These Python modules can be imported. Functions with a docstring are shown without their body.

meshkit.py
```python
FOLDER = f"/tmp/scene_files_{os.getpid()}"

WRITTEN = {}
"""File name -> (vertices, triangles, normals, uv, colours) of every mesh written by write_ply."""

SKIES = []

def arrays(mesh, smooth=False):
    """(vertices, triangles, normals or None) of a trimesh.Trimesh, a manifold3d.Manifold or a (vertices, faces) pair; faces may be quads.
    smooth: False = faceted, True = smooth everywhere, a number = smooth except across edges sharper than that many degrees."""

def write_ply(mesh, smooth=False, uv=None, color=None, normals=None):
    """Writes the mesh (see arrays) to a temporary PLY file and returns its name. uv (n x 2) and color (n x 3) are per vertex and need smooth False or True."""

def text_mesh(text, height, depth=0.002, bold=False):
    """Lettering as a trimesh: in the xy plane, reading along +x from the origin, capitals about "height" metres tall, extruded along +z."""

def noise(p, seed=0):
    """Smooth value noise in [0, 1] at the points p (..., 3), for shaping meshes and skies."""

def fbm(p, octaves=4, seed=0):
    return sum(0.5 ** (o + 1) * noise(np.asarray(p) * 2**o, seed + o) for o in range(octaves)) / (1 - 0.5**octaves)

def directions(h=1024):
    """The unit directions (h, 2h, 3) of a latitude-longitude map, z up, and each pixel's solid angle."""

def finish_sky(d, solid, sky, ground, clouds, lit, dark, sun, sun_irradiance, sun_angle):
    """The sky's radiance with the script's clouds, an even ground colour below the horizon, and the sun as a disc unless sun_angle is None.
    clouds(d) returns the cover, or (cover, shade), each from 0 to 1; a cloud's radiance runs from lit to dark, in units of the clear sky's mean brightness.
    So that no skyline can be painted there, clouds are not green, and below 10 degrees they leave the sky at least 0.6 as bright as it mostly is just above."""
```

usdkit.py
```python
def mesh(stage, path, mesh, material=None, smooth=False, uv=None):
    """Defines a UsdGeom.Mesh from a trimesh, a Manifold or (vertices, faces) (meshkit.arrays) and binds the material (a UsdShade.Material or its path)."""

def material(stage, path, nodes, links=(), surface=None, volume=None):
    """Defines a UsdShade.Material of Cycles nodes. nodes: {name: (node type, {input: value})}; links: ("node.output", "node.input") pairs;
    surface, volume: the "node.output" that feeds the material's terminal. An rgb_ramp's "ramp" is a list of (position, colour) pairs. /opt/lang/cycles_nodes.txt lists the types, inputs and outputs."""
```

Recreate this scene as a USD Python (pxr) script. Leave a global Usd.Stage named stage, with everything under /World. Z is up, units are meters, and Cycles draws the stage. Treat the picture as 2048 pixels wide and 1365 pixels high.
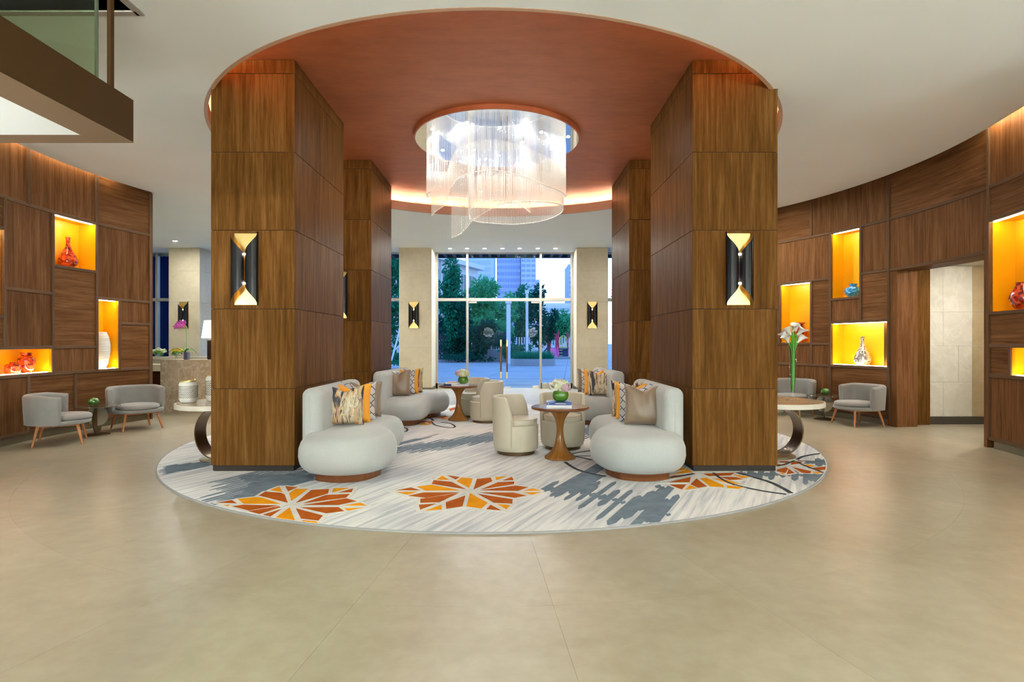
import math, random
import numpy as np
import trimesh
import shapely
from shapely.geometry import Polygon, Point, LineString, MultiPolygon, box as sbox
from shapely.ops import unary_union
from pxr import Usd, UsdGeom, Gf, Sdf
import usdkit, meshkit

stage = Usd.Stage.CreateInMemory()
UsdGeom.SetStageUpAxis(stage, UsdGeom.Tokens.z)
UsdGeom.SetStageMetersPerUnit(stage, 1.0)
UsdGeom.Xform.Define(stage, '/World')
UsdGeom.Scope.Define(stage, '/World/Looks')
rnd = random.Random(11)
nr = np.random.default_rng(5)
PI = math.pi

# ------------------------------------------------------------------ camera, sky, exposure
F, HZ, EYE = 1135.0, 685.0, 1.4          # focal length and horizon in pixels of the 2048 x 1365 frame, eye height in metres
cam = UsdGeom.Camera.Define(stage, '/World/camera')
cam.CreateHorizontalApertureAttr(36.0)
cam.CreateVerticalApertureAttr(36.0 * 1365 / 2048)
cam.CreateFocalLengthAttr(F / 2048 * 36.0)
cam.CreateVerticalApertureOffsetAttr(2.5 / 2048 * 36.0)
cam.CreateClippingRangeAttr(Gf.Vec2f(0.05, 3000))
cam.CreateExposureAttr(0.5)
cam.AddTranslateOp().Set(Gf.Vec3d(0, 0, EYE))
cam.AddRotateXOp().Set(90.0)

def M(name, nodes, links=(), surface='p.BSDF', **k):
    return usdkit.material(stage, '/World/Looks/' + name, nodes, links, surface, **k)

# blue-hour sky: pale at the horizon, deeper blue overhead
from pxr import UsdLux, UsdShade
dome = UsdLux.DomeLight.Define(stage, '/World/sky')
sky_mat = M('sky_look', {
    'tc': ('texture_coordinate', {}), 'sx': ('separate_xyz', {}),
    'rp': ('rgb_ramp', {'ramp': [(0.0, (0.34, 0.42, 0.52)), (0.06, (0.36, 0.42, 0.50)), (0.16, (0.30, 0.40, 0.54)), (0.4, (0.17, 0.31, 0.60)), (1.0, (0.08, 0.22, 0.60))]}),
    'b': ('background_shader', {'strength': 3.2})},
    [('tc.generated', 'sx.vector'), ('sx.z', 'rp.fac'), ('rp.color', 'b.color')], surface='b.background')
UsdShade.MaterialBindingAPI.Apply(dome.GetPrim()).Bind(sky_mat)

# lamp strengths
L_DOWN, L_DOWN_WIN, L_COVE, L_WALLCOVE, L_NICHE, L_BULB, L_SPOT, L_SHADE = 45., 1900., 60., 42., 42., 230., 800., 1.3
WARM = (0.94, 1.0, 0.95)

# ------------------------------------------------------------------ helpers
_used = {}
def numbered(path):
    n = _used.get(path, -1) + 1
    _used[path] = n
    return path if n == 0 else '%s_%03d' % (path, n)

def _p(parent):
    return '/World' if parent is None else str(parent.GetPath())

def tag(p, label=None, cat=None, group=None, kind=None):
    p = p.GetPrim() if hasattr(p, 'GetPrim') else p
    for k, v in (('label', label), ('category', cat), ('group', group), ('kind', kind)):
        if v:
            p.SetCustomDataByKey(k, v)
    return p

def thing(name, label=None, cat=None, loc=(0, 0, 0), rot=0.0, group=None, kind=None):
    x = UsdGeom.Xform.Define(stage, numbered('/World/' + name))
    x.AddTranslateOp().Set(Gf.Vec3d(*map(float, loc)))
    x.AddRotateZOp().Set(float(rot))
    return tag(x, label, cat, group, kind)

def dup(src, loc, rot, label, group=None):
    was = src.GetCustomData()
    base = '/World/' + src.GetName().rstrip('0123456789').rstrip('_')
    x = UsdGeom.Xform.Define(stage, numbered(base))
    x.GetPrim().GetReferences().AddInternalReference(src.GetPath())
    x.GetPrim().SetInstanceable(True)
    x.GetPrim().GetAttribute('xformOp:translate').Set(Gf.Vec3d(*map(float, loc)))
    x.GetPrim().GetAttribute('xformOp:rotateZ').Set(float(rot))
    return tag(x, label, was.get('category'), group or was.get('group'))

def obj(name, mesh, mat, parent=None, smooth=30, uv=None, label=None, cat=None, group=None, kind=None):
    m = usdkit.mesh(stage, numbered(_p(parent) + '/' + name), mesh, mat, smooth, uv)
    return tag(m, label, cat, group, kind)

def tm(v, f):
    f = np.asarray(f)
    if f.shape[1] == 4:
        f = np.vstack([f[:, [0, 1, 2]], f[:, [0, 2, 3]]])
    return trimesh.Trimesh(np.asarray(v, float), f, process=False)

def join(ms):
    return trimesh.util.concatenate([m for m in ms if m is not None])

def mv(m, x=0, y=0, z=0, rx=0, ry=0, rz=0, s=None):
    m = m.copy()
    if s is not None:
        m.vertices = m.vertices * np.asarray(s, float)
        if np.prod(np.atleast_1d(s) if np.ndim(s) else [s]) < 0:
            m.invert()
    for a, ax in ((rx, [1, 0, 0]), (ry, [0, 1, 0]), (rz, [0, 0, 1])):
        if a:
            m.apply_transform(trimesh.transformations.rotation_matrix(math.radians(a), ax))
    m.apply_translation([x, y, z])
    return m

def bx(x0, x1, y0, y1, z0, z1, c=0.0):
    """box, chamfered by c"""
    if c <= 0:
        m = trimesh.creation.box([x1 - x0, y1 - y0, z1 - z0])
        m.apply_translation([(x0 + x1) / 2, (y0 + y1) / 2, (z0 + z1) / 2])
        return m
    pts = []
    for i in range(3):
        for sx in (0, 1):
            for sy in (0, 1):
                for sz in (0, 1):
                    p = []
                    for k, (a, b, s) in enumerate(((x0, x1, sx), (y0, y1, sy), (z0, z1, sz))):
                        cc = 0 if k == i else c
                        p.append(b - cc if s else a + cc)
                    pts.append(p)
    return trimesh.convex.convex_hull(np.array(pts))

def cyl(r, z0, z1, n=32, x=0, y=0, r2=None):
    r2 = r if r2 is None else r2
    return lathe([(0, z0), (r, z0), (r2, z1), (0, z1)], n, x, y)

def lathe(prof, n=32, x=0, y=0):
    """surface of revolution of (r, z) points listed from the bottom axis round to the top axis"""
    a = np.arange(n) * 2 * PI / n
    V, Fc = [], []
    for r, z in prof:
        V.append(np.stack([x + r * np.cos(a), y + r * np.sin(a), np.full(n, z)], 1))
    V = np.concatenate(V)
    for i in range(len(prof) - 1):
        for j in range(n):
            k = (j + 1) % n
            Fc.append((i * n + j, i * n + k, (i + 1) * n + k, (i + 1) * n + j))
    m = tm(V, Fc)
    m.merge_vertices()
    m.update_faces(m.nondegenerate_faces())
    return m

def tube(pts, r, n=8, closed=False):
    pts = np.asarray(pts, float)
    k = len(pts)
    r = np.full(k, r) if np.ndim(r) == 0 else np.asarray(r, float)
    t = np.gradient(pts, axis=0) if not closed else np.roll(pts, -1, 0) - np.roll(pts, 1, 0)
    t /= np.maximum(np.linalg.norm(t, axis=1, keepdims=True), 1e-9)
    ref = np.array([0, 0, 1.0]) if abs(t[:, 2]).mean() < 0.8 else np.array([1.0, 0, 0])
    u = np.cross(t, ref); u /= np.maximum(np.linalg.norm(u, axis=1, keepdims=True), 1e-9)
    w = np.cross(u, t)
    a = np.arange(n) * 2 * PI / n
    V = (pts[:, None] + r[:, None, None] * (u[:, None] * np.cos(a)[None, :, None] + w[:, None] * np.sin(a)[None, :, None])).reshape(-1, 3)
    Fc = []
    for i in range(k if closed else k - 1):
        i2 = (i + 1) % k
        for j in range(n):
            j2 = (j + 1) % n
            Fc.append((i * n + j, i * n + j2, i2 * n + j2, i2 * n + j))
    m = tm(V, Fc)
    if not closed:
        caps = [(0, j + 1, j) for j in range(1, n - 1)] + [((k - 1) * n, (k - 1) * n + j, (k - 1) * n + j + 1) for j in range(1, n - 1)]
        m = tm(V, np.vstack([m.faces, caps]))
    m.fix_normals()
    return m

def rounded(x0, x1, y0, y1, z0, z1, r, sub=2):
    """box with all edges rounded by r (hull of eight spheres)"""
    s = trimesh.creation.icosphere(sub, r).vertices
    pts = [s + [x, y, z] for x in (x0 + r, x1 - r) for y in (y0 + r, y1 - r) for z in (z0 + r, z1 - r)]
    return trimesh.convex.convex_hull(np.vstack(pts))

def extr(poly, z0, z1):
    gs = getattr(poly, 'geoms', [poly])
    ms = []
    for g in gs:
        if g.geom_type == 'Polygon' and g.area > 1e-6:
            m = trimesh.creation.extrude_polygon(g, z1 - z0, engine='earcut')
            m.apply_translation([0, 0, z0])
            ms.append(m)
    return join(ms)

def spline(pts, n=8, closed=True):
    p = np.asarray(pts, float)
    k = len(p)
    out = []
    rng = range(k) if closed else range(k - 1)
    for i in rng:
        if closed:
            a, b, c, d = p[(i - 1) % k], p[i], p[(i + 1) % k], p[(i + 2) % k]
        else:
            a, b, c, d = p[max(i - 1, 0)], p[i], p[i + 1], p[min(i + 2, k - 1)]
        for t in np.arange(n) / n:
            out.append(0.5 * (2 * b + (c - a) * t + (2 * a - 5 * b + 4 * c - d) * t * t + (3 * b - a - 3 * c + d) * t ** 3))
    if not closed:
        out.append(p[-1])
    return np.array(out)

def loft(outline, prof):
    """closed plan outline (n x 2, anticlockwise) lofted through (z, inset) steps and capped"""
    o = np.asarray(outline, float)
    t = np.roll(o, -1, 0) - np.roll(o, 1, 0)
    t /= np.linalg.norm(t, axis=1, keepdims=True)
    nrm = np.stack([-t[:, 1], t[:, 0]], 1)      # points inward for anticlockwise outlines
    n = len(o)
    V = np.concatenate([np.column_stack([o + nrm * ins, np.full(n, z)]) for z, ins in prof])
    Fc = []
    for i in range(len(prof) - 1):
        for j in range(n):
            k = (j + 1) % n
            Fc.append((i * n + j, i * n + k, (i + 1) * n + k, (i + 1) * n + j))
    m = tm(V, Fc)
    def cap(ring, flip):
        c = ring.mean(0)
        v = np.vstack([ring, c]); f = [(j, (j + 1) % n, n) for j in range(n)]
        return tm(v, [x[::-1] for x in f] if flip else f)
    m = join([m, cap(V[:n], True), cap(V[-n:], False)])
    m.merge_vertices()
    return m

def explode_uv(m, along='z', off=None, scale=1.0):
    """separate triangles with box-mapped UVs in metres: v runs along the grain"""
    v = m.vertices[m.faces]            # f,3,3
    nrm = np.abs(np.cross(v[:, 1] - v[:, 0], v[:, 2] - v[:, 0]))
    dom = nrm.argmax(1)
    ax = 'xyz'.index(along)
    others = [i for i in range(3) if i != ax]
    uv = np.zeros((len(v), 3, 2))
    for f in range(len(v)):
        d = dom[f]
        if d == ax:
            ia, ib = others[0], others[1]
        else:
            ia = [i for i in others if i != d][0]; ib = ax
        uv[f, :, 0] = v[f][:, ia]; uv[f, :, 1] = v[f][:, ib]
    if off is None:
        off = (rnd.uniform(0, 50), rnd.uniform(0, 50))
    uv = uv.reshape(-1, 2) * scale + off
    return tm(v.reshape(-1, 3), np.arange(len(v) * 3).reshape(-1, 3)), uv

def wood(name, mesh, mat, parent=None, along='z', post=None, **k):
    m, uv = explode_uv(mesh, along)
    if post is not None:
        m = post(m)
    return obj(name, m, mat, parent, smooth=False, uv=uv, **k)

def P(px, py, y):
    return np.array([(px - 1024) / F * y, y, EYE + (HZ - py) / F * y])

def FL(px, py):
    """the floor point behind a pixel"""
    y = EYE * F / (py - HZ)
    return np.array([(px - 1024) / F * y, y])

def instances_mesh(v, f, mats):
    """many copies of one small mesh, joined"""
    v = np.asarray(v, float); f = np.asarray(f)
    n = len(mats)
    V = np.einsum('nij,vj->nvi', mats[:, :3, :3], v) + mats[:, None, :3, 3]
    Fc = f[None] + (np.arange(n) * len(v))[:, None, None]
    return tm(V.reshape(-1, 3), Fc.reshape(-1, f.shape[1]))

# ------------------------------------------------------------------ materials
def plain(name, col, rough=0.5, metal=0.0, **k):
    return M(name, {'p': ('principled_bsdf', {'base_color': col, 'roughness': rough, 'metallic': metal, **k})})

def lamp(name, col, strength):
    return M(name, {'e': ('emission', {'color': col, 'strength': strength})}, surface='e.emission')

def wood_mat(name, dark, mid, light, rough=0.45, coat=0.0, spec=0.02):
    return M(name, {
        'tc': ('texture_coordinate', {}),
        'm1': ('mapping', {'scale': (16.0, 0.55, 1.0)}), 'n1': ('noise_texture', {'scale': 2.2, 'detail': 6.0, 'roughness': 0.62, 'distortion': 0.5}),
        'm2': ('mapping', {'scale': (3.2, 0.33, 1.0)}), 'n2': ('noise_texture', {'scale': 2.0, 'detail': 3.0, 'roughness': 0.5, 'distortion': 1.2}),
        'm3': ('mapping', {'scale': (170.0, 4.0, 1.0)}), 'n3': ('noise_texture', {'scale': 2.0, 'detail': 2.0}),
        'mx': ('mix_float', {'fac': 0.42}), 'mx2': ('mix_float', {'fac': 0.2}),
        'rp': ('rgb_ramp', {'ramp': [(0.36, dark), (0.5, mid), (0.64, light)]}),
        'oi': ('object_info', {}), 'mr': ('map_range', {'to_min': 0.86, 'to_max': 1.12}), 'hs': ('hsv', {}),
        'bp': ('bump', {'strength': 0.12, 'distance': 0.002}),
        'p': ('principled_bsdf', {'roughness': rough, 'specular_ior_level': spec, 'coat_weight': coat, 'coat_roughness': 0.12})},
        [('tc.UV', 'm1.vector'), ('tc.UV', 'm2.vector'), ('tc.UV', 'm3.vector'), ('m1.vector', 'n1.vector'), ('m2.vector', 'n2.vector'), ('m3.vector', 'n3.vector'),
         ('n1.fac', 'mx.a'), ('n2.fac', 'mx.b'), ('mx.result', 'mx2.a'), ('n3.fac', 'mx2.b'), ('mx2.result', 'rp.fac'), ('rp.color', 'hs.color'),
         ('oi.random', 'mr.value'), ('mr.result', 'hs.value'), ('hs.color', 'p.base_color'), ('n3.fac', 'bp.height'), ('bp.normal', 'p.normal')])

WOOD_COL = wood_mat('walnut_column', (0.062, 0.026, 0.006), (0.118, 0.051, 0.012), (0.195, 0.095, 0.027))
WOOD_WALL = wood_mat('walnut_wall', (0.085, 0.034, 0.012), (0.150, 0.064, 0.024), (0.225, 0.108, 0.044))
WOOD_TRIM = wood_mat('walnut_trim', (0.10, 0.055, 0.030), (0.135, 0.075, 0.043), (0.17, 0.10, 0.06))
WOOD_TABLE = wood_mat('cherry_table', (0.12, 0.036, 0.012), (0.18, 0.060, 0.020), (0.25, 0.095, 0.032), 0.22, 0.6)
WOOD_PED = wood_mat('honey_pedestal', (0.16, 0.058, 0.010), (0.25, 0.100, 0.018), (0.36, 0.160, 0.035), 0.18, 0.7)
WOOD_LEG = wood_mat('copper_toned_leg', (0.34, 0.13, 0.05), (0.45, 0.18, 0.07), (0.55, 0.24, 0.10), 0.3, 0.3)
WOOD_DARK = wood_mat('dark_drawer', (0.025, 0.008, 0.004), (0.04, 0.012, 0.006), (0.06, 0.02, 0.01), 0.35)
BRONZE = plain('bronze_plinth', (0.20, 0.16, 0.095), 0.42, 0.75)
BRONZE_DARK = plain('dark_bronze', (0.16, 0.105, 0.055), 0.33, 0.95)
BLACKWOOD = plain('column_core', (0.02, 0.012, 0.008), 0.7)
WHITE = M('ceiling_paint', {'n': ('noise_texture', {'scale': 0.8, 'detail': 2.0}), 'rp': ('rgb_ramp', {'ramp': [(0.3, (0.80, 0.82, 0.80)), (0.7, (0.83, 0.85, 0.83))]}), 'g': ('geometry', {}), 'p': ('principled_bsdf', {'roughness': 0.75})},
          [('g.position', 'n.vector'), ('n.fac', 'rp.fac'), ('rp.color', 'p.base_color')])

def stone_mat(name, a, b, c, rough, vein=None, scale=1.2, coat=0.0, tones=0.0):
    nodes = {'g': ('geometry', {}), 'n': ('noise_texture', {'scale': scale, 'detail': 8.0, 'roughness': 0.62, 'distortion': 0.6}),
             'n2': ('noise_texture', {'scale': scale * 9, 'detail': 5.0, 'roughness': 0.6}), 'mx': ('mix_float', {'fac': 0.35}),
             'rp': ('rgb_ramp', {'ramp': [(0.30, a), (0.5, b), (0.68, c)]}),
             'oi': ('object_info', {}), 'mr': ('map_range', {'to_min': 1 - tones, 'to_max': 1 + tones}), 'hs': ('hsv', {}),
             'p': ('principled_bsdf', {'roughness': rough, 'coat_weight': coat, 'coat_roughness': 0.08})}
    links = [('g.position', 'n.vector'), ('g.position', 'n2.vector'), ('n.fac', 'mx.a'), ('n2.fac', 'mx.b'), ('mx.result', 'rp.fac'),
             ('oi.random', 'mr.value'), ('mr.result', 'hs.value'), ('hs.color', 'p.base_color')]
    if vein:
        nodes.update({'nv': ('noise_texture', {'scale': scale * 1.3, 'detail': 7.0, 'roughness': 0.6, 'distortion': 1.4}), 'sv': ('math', {'math_type': 'subtract', 'value2': 0.5}), 'av': ('math', {'math_type': 'absolute'}),
                      'rv': ('map_range', {'from_min': 0.0, 'from_max': 0.035, 'to_min': 0.36, 'to_max': 0.0, 'clamp': True}), 'mc': ('mix', {'color2': vein})})
        links += [('g.position', 'nv.vector'), ('nv.fac', 'sv.value1'), ('sv.value', 'av.value1'), ('av.value', 'rv.value'), ('rv.result', 'mc.fac'), ('rp.color', 'mc.color1'), ('mc.color', 'hs.color')]
    else:
        links += [('rp.color', 'hs.color')]
    return M(name, nodes, links)

TILE = stone_mat('cream_marble_floor', (0.285, 0.237, 0.158), (0.345, 0.297, 0.207), (0.405, 0.356, 0.26), 0.33, scale=0.9, tones=0.03)
GROUT = plain('tile_joint', (0.31, 0.265, 0.18), 0.7)
PILLAR = stone_mat('beige_limestone', (0.50, 0.42, 0.29), (0.58, 0.50, 0.36), (0.64, 0.56, 0.42), 0.5, scale=1.1, tones=0.03)
MARBLE_GREY = stone_mat('pale_grey_marble', (0.50, 0.46, 0.37), (0.60, 0.56, 0.46), (0.68, 0.64, 0.54), 0.3, vein=(0.74, 0.71, 0.62), scale=0.9, tones=0.02)
MARBLE_BROWN = stone_mat('tan_marble_panel', (0.32, 0.23, 0.12), (0.40, 0.30, 0.17), (0.46, 0.36, 0.21), 0.3, scale=0.9)
MARBLE_DESK = stone_mat('brown_veined_marble', (0.33, 0.225, 0.135), (0.45, 0.33, 0.215), (0.56, 0.43, 0.30), 0.25, vein=(0.80, 0.72, 0.60), scale=1.6)
MARBLE_TOP = stone_mat('cream_console_marble', (0.36, 0.26, 0.15), (0.44, 0.33, 0.2), (0.52, 0.42, 0.28), 0.2, scale=2.5)
MARBLE_EDGE = plain('pale_console_edge', (0.66, 0.60, 0.50), 0.3)
COPPER = M('copper_leaf', {'g': ('geometry', {}), 'mp': ('mapping', {'scale': (1.0, 2.4, 1.0)}), 'n': ('noise_texture', {'scale': 2.6, 'detail': 7.0, 'roughness': 0.65}),
           'rp': ('rgb_ramp', {'ramp': [(0.3, (0.37, 0.108, 0.040)), (0.7, (0.49, 0.158, 0.062))]}), 'p': ('principled_bsdf', {'roughness': 0.48, 'metallic': 0.25})},
           [('g.position', 'mp.vector'), ('mp.vector', 'n.vector'), ('n.fac', 'rp.fac'), ('rp.color', 'p.base_color')])
GOLDLEAF = M('gold_leaf', {'g': ('geometry', {}), 'n': ('noise_texture', {'scale': 7.0, 'detail': 8.0, 'roughness': 0.7}),
             'rp': ('rgb_ramp', {'ramp': [(0.3, (0.66, 0.42, 0.15)), (0.7, (0.88, 0.66, 0.34))]}), 'p': ('principled_bsdf', {'roughness': 0.45, 'metallic': 0.3})},
             [('g.position', 'n.vector'), ('n.fac', 'rp.fac'), ('rp.color', 'p.base_color')])
ORANGE_NICHE = plain('orange_lacquer', (0.93, 0.45, 0.004), 0.35)
BRASS = plain('brushed_brass', (0.80, 0.58, 0.22), 0.28, 1.0)
BLACK = plain('black_lacquer', (0.008, 0.008, 0.009), 0.2, specular_ior_level=0.3)
GREYMETAL = plain('window_frame_metal', (0.36, 0.34, 0.30), 0.4, 0.3)
STEEL = plain('satin_steel', (0.62, 0.60, 0.56), 0.3, 0.9)
MIRROR = plain('polished_mirror', (0.86, 0.87, 0.89), 0.015, 1.0)
BROWNPAINT = plain('brown_beam_paint', (0.060, 0.029, 0.008), 0.6, specular_ior_level=0.1)
BROWNLITE = plain('brown_soffit_trim', (0.20, 0.125, 0.068), 0.55)
OLIVE = plain('upper_void_paint', (0.40, 0.33, 0.11), 0.7)

def thin_glass(name, col, refl=(1, 1, 1), ior=1.5, rough=0.0):
    return M(name, {'t': ('transparent_bsdf', {'color': col}), 'g': ('glossy_bsdf', {'color': refl, 'roughness': rough}), 'lw': ('layer_weight', {}),
                    'pw': ('math', {'math_type': 'power', 'value2': 4.0}), 'f': ('math', {'math_type': 'multiply_add', 'value2': 0.6, 'value3': ((ior - 1) / (ior + 1)) ** 2}), 'm': ('mix_closure', {})},
             [('lw.facing', 'pw.value1'), ('pw.value', 'f.value1'), ('f.value', 'm.fac'), ('t.BSDF', 'm.closure1'), ('g.BSDF', 'm.closure2')], surface='m.closure')
WINGLASS = thin_glass('window_glass', (0.84, 0.92, 0.97), ior=1.1)
GREENGLASS = thin_glass('green_glass', (0.76, 0.87, 0.74), ior=1.2)
CLEAR = thin_glass('clear_glass', (0.90, 0.94, 0.92), ior=1.45)
ROD = M('crystal_rod', {'t': ('transparent_bsdf', {'color': (0.93, 0.93, 0.92)}), 'd': ('diffuse_bsdf', {'color': (0.95, 0.92, 0.85)}), 'tr': ('translucent_bsdf', {'color': (0.95, 0.92, 0.86)}), 'a': ('mix_closure', {'fac': 0.5}),
        'g': ('glossy_bsdf', {'color': (1, 1, 1), 'roughness': 0.08}), 'b': ('mix_closure', {'fac': 0.35}), 'm': ('mix_closure', {'fac': 0.36})},
        [('d.BSDF', 'a.closure1'), ('tr.BSDF', 'a.closure2'), ('a.closure', 'b.closure1'), ('g.BSDF', 'b.closure2'), ('t.BSDF', 'm.closure1'), ('b.closure', 'm.closure2')], surface='m.closure')
BEAD = plain('crystal_bead', (0.95, 0.93, 0.88), 0.1, 0.0, specular_ior_level=1.0)
WIRE = M('suspension_rod', {'t': ('transparent_bsdf', {'color': (0.94, 0.94, 0.95)}), 'd': ('diffuse_bsdf', {'color': (0.8, 0.78, 0.74)}), 'g': ('glossy_bsdf', {'color': (0.9, 0.9, 0.9), 'roughness': 0.25}), 'b': ('mix_closure', {'fac': 0.55}), 'm': ('mix_closure', {'fac': 0.30})},
         [('d.BSDF', 'b.closure1'), ('g.BSDF', 'b.closure2'), ('t.BSDF', 'm.closure1'), ('b.closure', 'm.closure2')], surface='m.closure')

def cloth(name, a, b, scale=260.0, rough=0.85, sheen=0.2):
    return M(name, {'tc': ('geometry', {}), 'n': ('noise_texture', {'scale': scale, 'detail': 2.0}), 'n2': ('noise_texture', {'scale': 5.0, 'detail': 3.0}), 'mx': ('mix_float', {'fac': 0.25}),
             'rp': ('rgb_ramp', {'ramp': [(0.35, a), (0.65, b)]}), 'bp': ('bump', {'strength': 0.15, 'distance': 0.002}), 'p': ('principled_bsdf', {'roughness': rough, 'sheen_weight': sheen})},
             [('tc.position', 'n.vector'), ('tc.position', 'n2.vector'), ('n.fac', 'mx.a'), ('n2.fac', 'mx.b'), ('mx.result', 'rp.fac'), ('rp.color', 'p.base_color'), ('n.fac', 'bp.height'), ('bp.normal', 'p.normal')])
SOFA = cloth('ivory_boucle', (0.385, 0.40, 0.38), (0.455, 0.472, 0.45), 180.0)
GREYCLOTH = cloth('grey_wool', (0.195, 0.182, 0.168), (0.285, 0.268, 0.25), 220.0)
LEATHER = plain('cream_leather', (0.52, 0.475, 0.365), 0.42)
LEATHER_SEAM = plain('leather_piping', (0.42, 0.36, 0.25), 0.5)
TAUPE = plain('taupe_satin', (0.23, 0.158, 0.10), 0.34, 0.0, sheen_weight=0.3)
ORANGE = plain('orange_cotton', (0.86, 0.36, 0.025), 0.7)
IKAT = M('ikat_print', {'tc': ('texture_coordinate', {}), 'mp': ('mapping', {'scale': (8.0, 1.3, 1.0)}), 'n': ('noise_texture', {'scale': 2.0, 'detail': 3.0, 'roughness': 0.6, 'distortion': 0.9}),
         'rp': ('rgb_ramp', {'ramp': [(0.30, (0.012, 0.012, 0.016)), (0.435, (0.03, 0.033, 0.045)), (0.455, (0.36, 0.18, 0.07)), (0.485, (0.58, 0.36, 0.17)), (0.515, (0.64, 0.60, 0.50)), (0.545, (0.42, 0.30, 0.10)), (0.565, (0.70, 0.63, 0.50)), (0.585, (0.06, 0.06, 0.075)), (0.62, (0.5, 0.3, 0.14))]}),
         'p': ('principled_bsdf', {'roughness': 0.5})},
         [('tc.UV', 'mp.vector'), ('mp.vector', 'n.vector'), ('n.fac', 'rp.fac'), ('rp.color', 'p.base_color')])
LATTICE = M('lattice_print', {'tc': ('texture_coordinate', {}), 'mp': ('mapping', {'scale': (1.0, 1.0, 1.0), 'rotation': (0, 0, 0.78)}),
            'b': ('brick_texture', {'scale': 7.5, 'mortar_size': 0.030, 'color1': (0.62, 0.59, 0.57), 'color2': (0.46, 0.44, 0.45), 'mortar': (0.02, 0.018, 0.02), 'brick_width': 0.62, 'row_height': 0.55, 'offset': 0.37}),
            'p': ('principled_bsdf', {'roughness': 0.6})},
            [('tc.UV', 'mp.vector'), ('mp.vector', 'b.vector'), ('b.color', 'p.base_color')])
def glaze(name, cols, scale=28.0, rough=0.12, metal=0.0):
    return M(name, {'g': ('texture_coordinate', {}), 'v': ('voronoi_texture', {'scale': scale}), 'n': ('noise_texture', {'scale': scale * 0.5, 'detail': 5.0}), 'sc': ('separate_color', {}), 'mx': ('mix_float', {'fac': 0.5}),
             'rp': ('rgb_ramp', {'ramp': [(0.30, cols[0]), (0.5, cols[1]), (0.72, cols[2])]}), 'bp': ('bump', {'strength': 0.3, 'distance': 0.004}), 'p': ('principled_bsdf', {'roughness': rough, 'metallic': metal, 'coat_weight': 0.6})},
             [('g.object', 'v.vector'), ('g.object', 'n.vector'), ('v.color', 'sc.color'), ('sc.r', 'mx.a'), ('n.fac', 'mx.b'), ('mx.result', 'rp.fac'), ('rp.color', 'p.base_color'), ('v.distance', 'bp.height'), ('bp.normal', 'p.normal')])
RED_GLAZE = glaze('red_mosaic_glaze', ((0.12, 0.008, 0.004), (0.46, 0.025, 0.008), (0.72, 0.10, 0.02)))
BLUE_GLAZE = glaze('blue_mosaic_glaze', ((0.01, 0.16, 0.45), (0.03, 0.34, 0.70), (0.2, 0.6, 0.85)))
SILVER_GLAZE = glaze('silver_mosaic_glaze', ((0.28, 0.27, 0.24), (0.70, 0.69, 0.65), (0.96, 0.96, 0.94)), 34.0, 0.1, 0.7)
WHITE_CERAMIC = plain('white_ceramic', (0.80, 0.77, 0.70), 0.4)
GREEN_WATER = plain('green_vase_glass', (0.09, 0.28, 0.012), 0.06, 0.0, coat_weight=1.0, transmission_weight=0.25)
LEAF = plain('leaf_green', (0.055, 0.20, 0.018), 0.45)
STEM = plain('stem_green', (0.07, 0.36, 0.012), 0.4)
YELLOWF = plain('yellow_petal', (0.88, 0.66, 0.05), 0.6)
WHITEF = plain('white_petal', (0.86, 0.84, 0.78), 0.55)
CREAMF = plain('cream_green_petal', (0.70, 0.74, 0.46), 0.6)
PINKF = plain('lilac_pink_petal', (0.66, 0.42, 0.55), 0.6)
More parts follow.
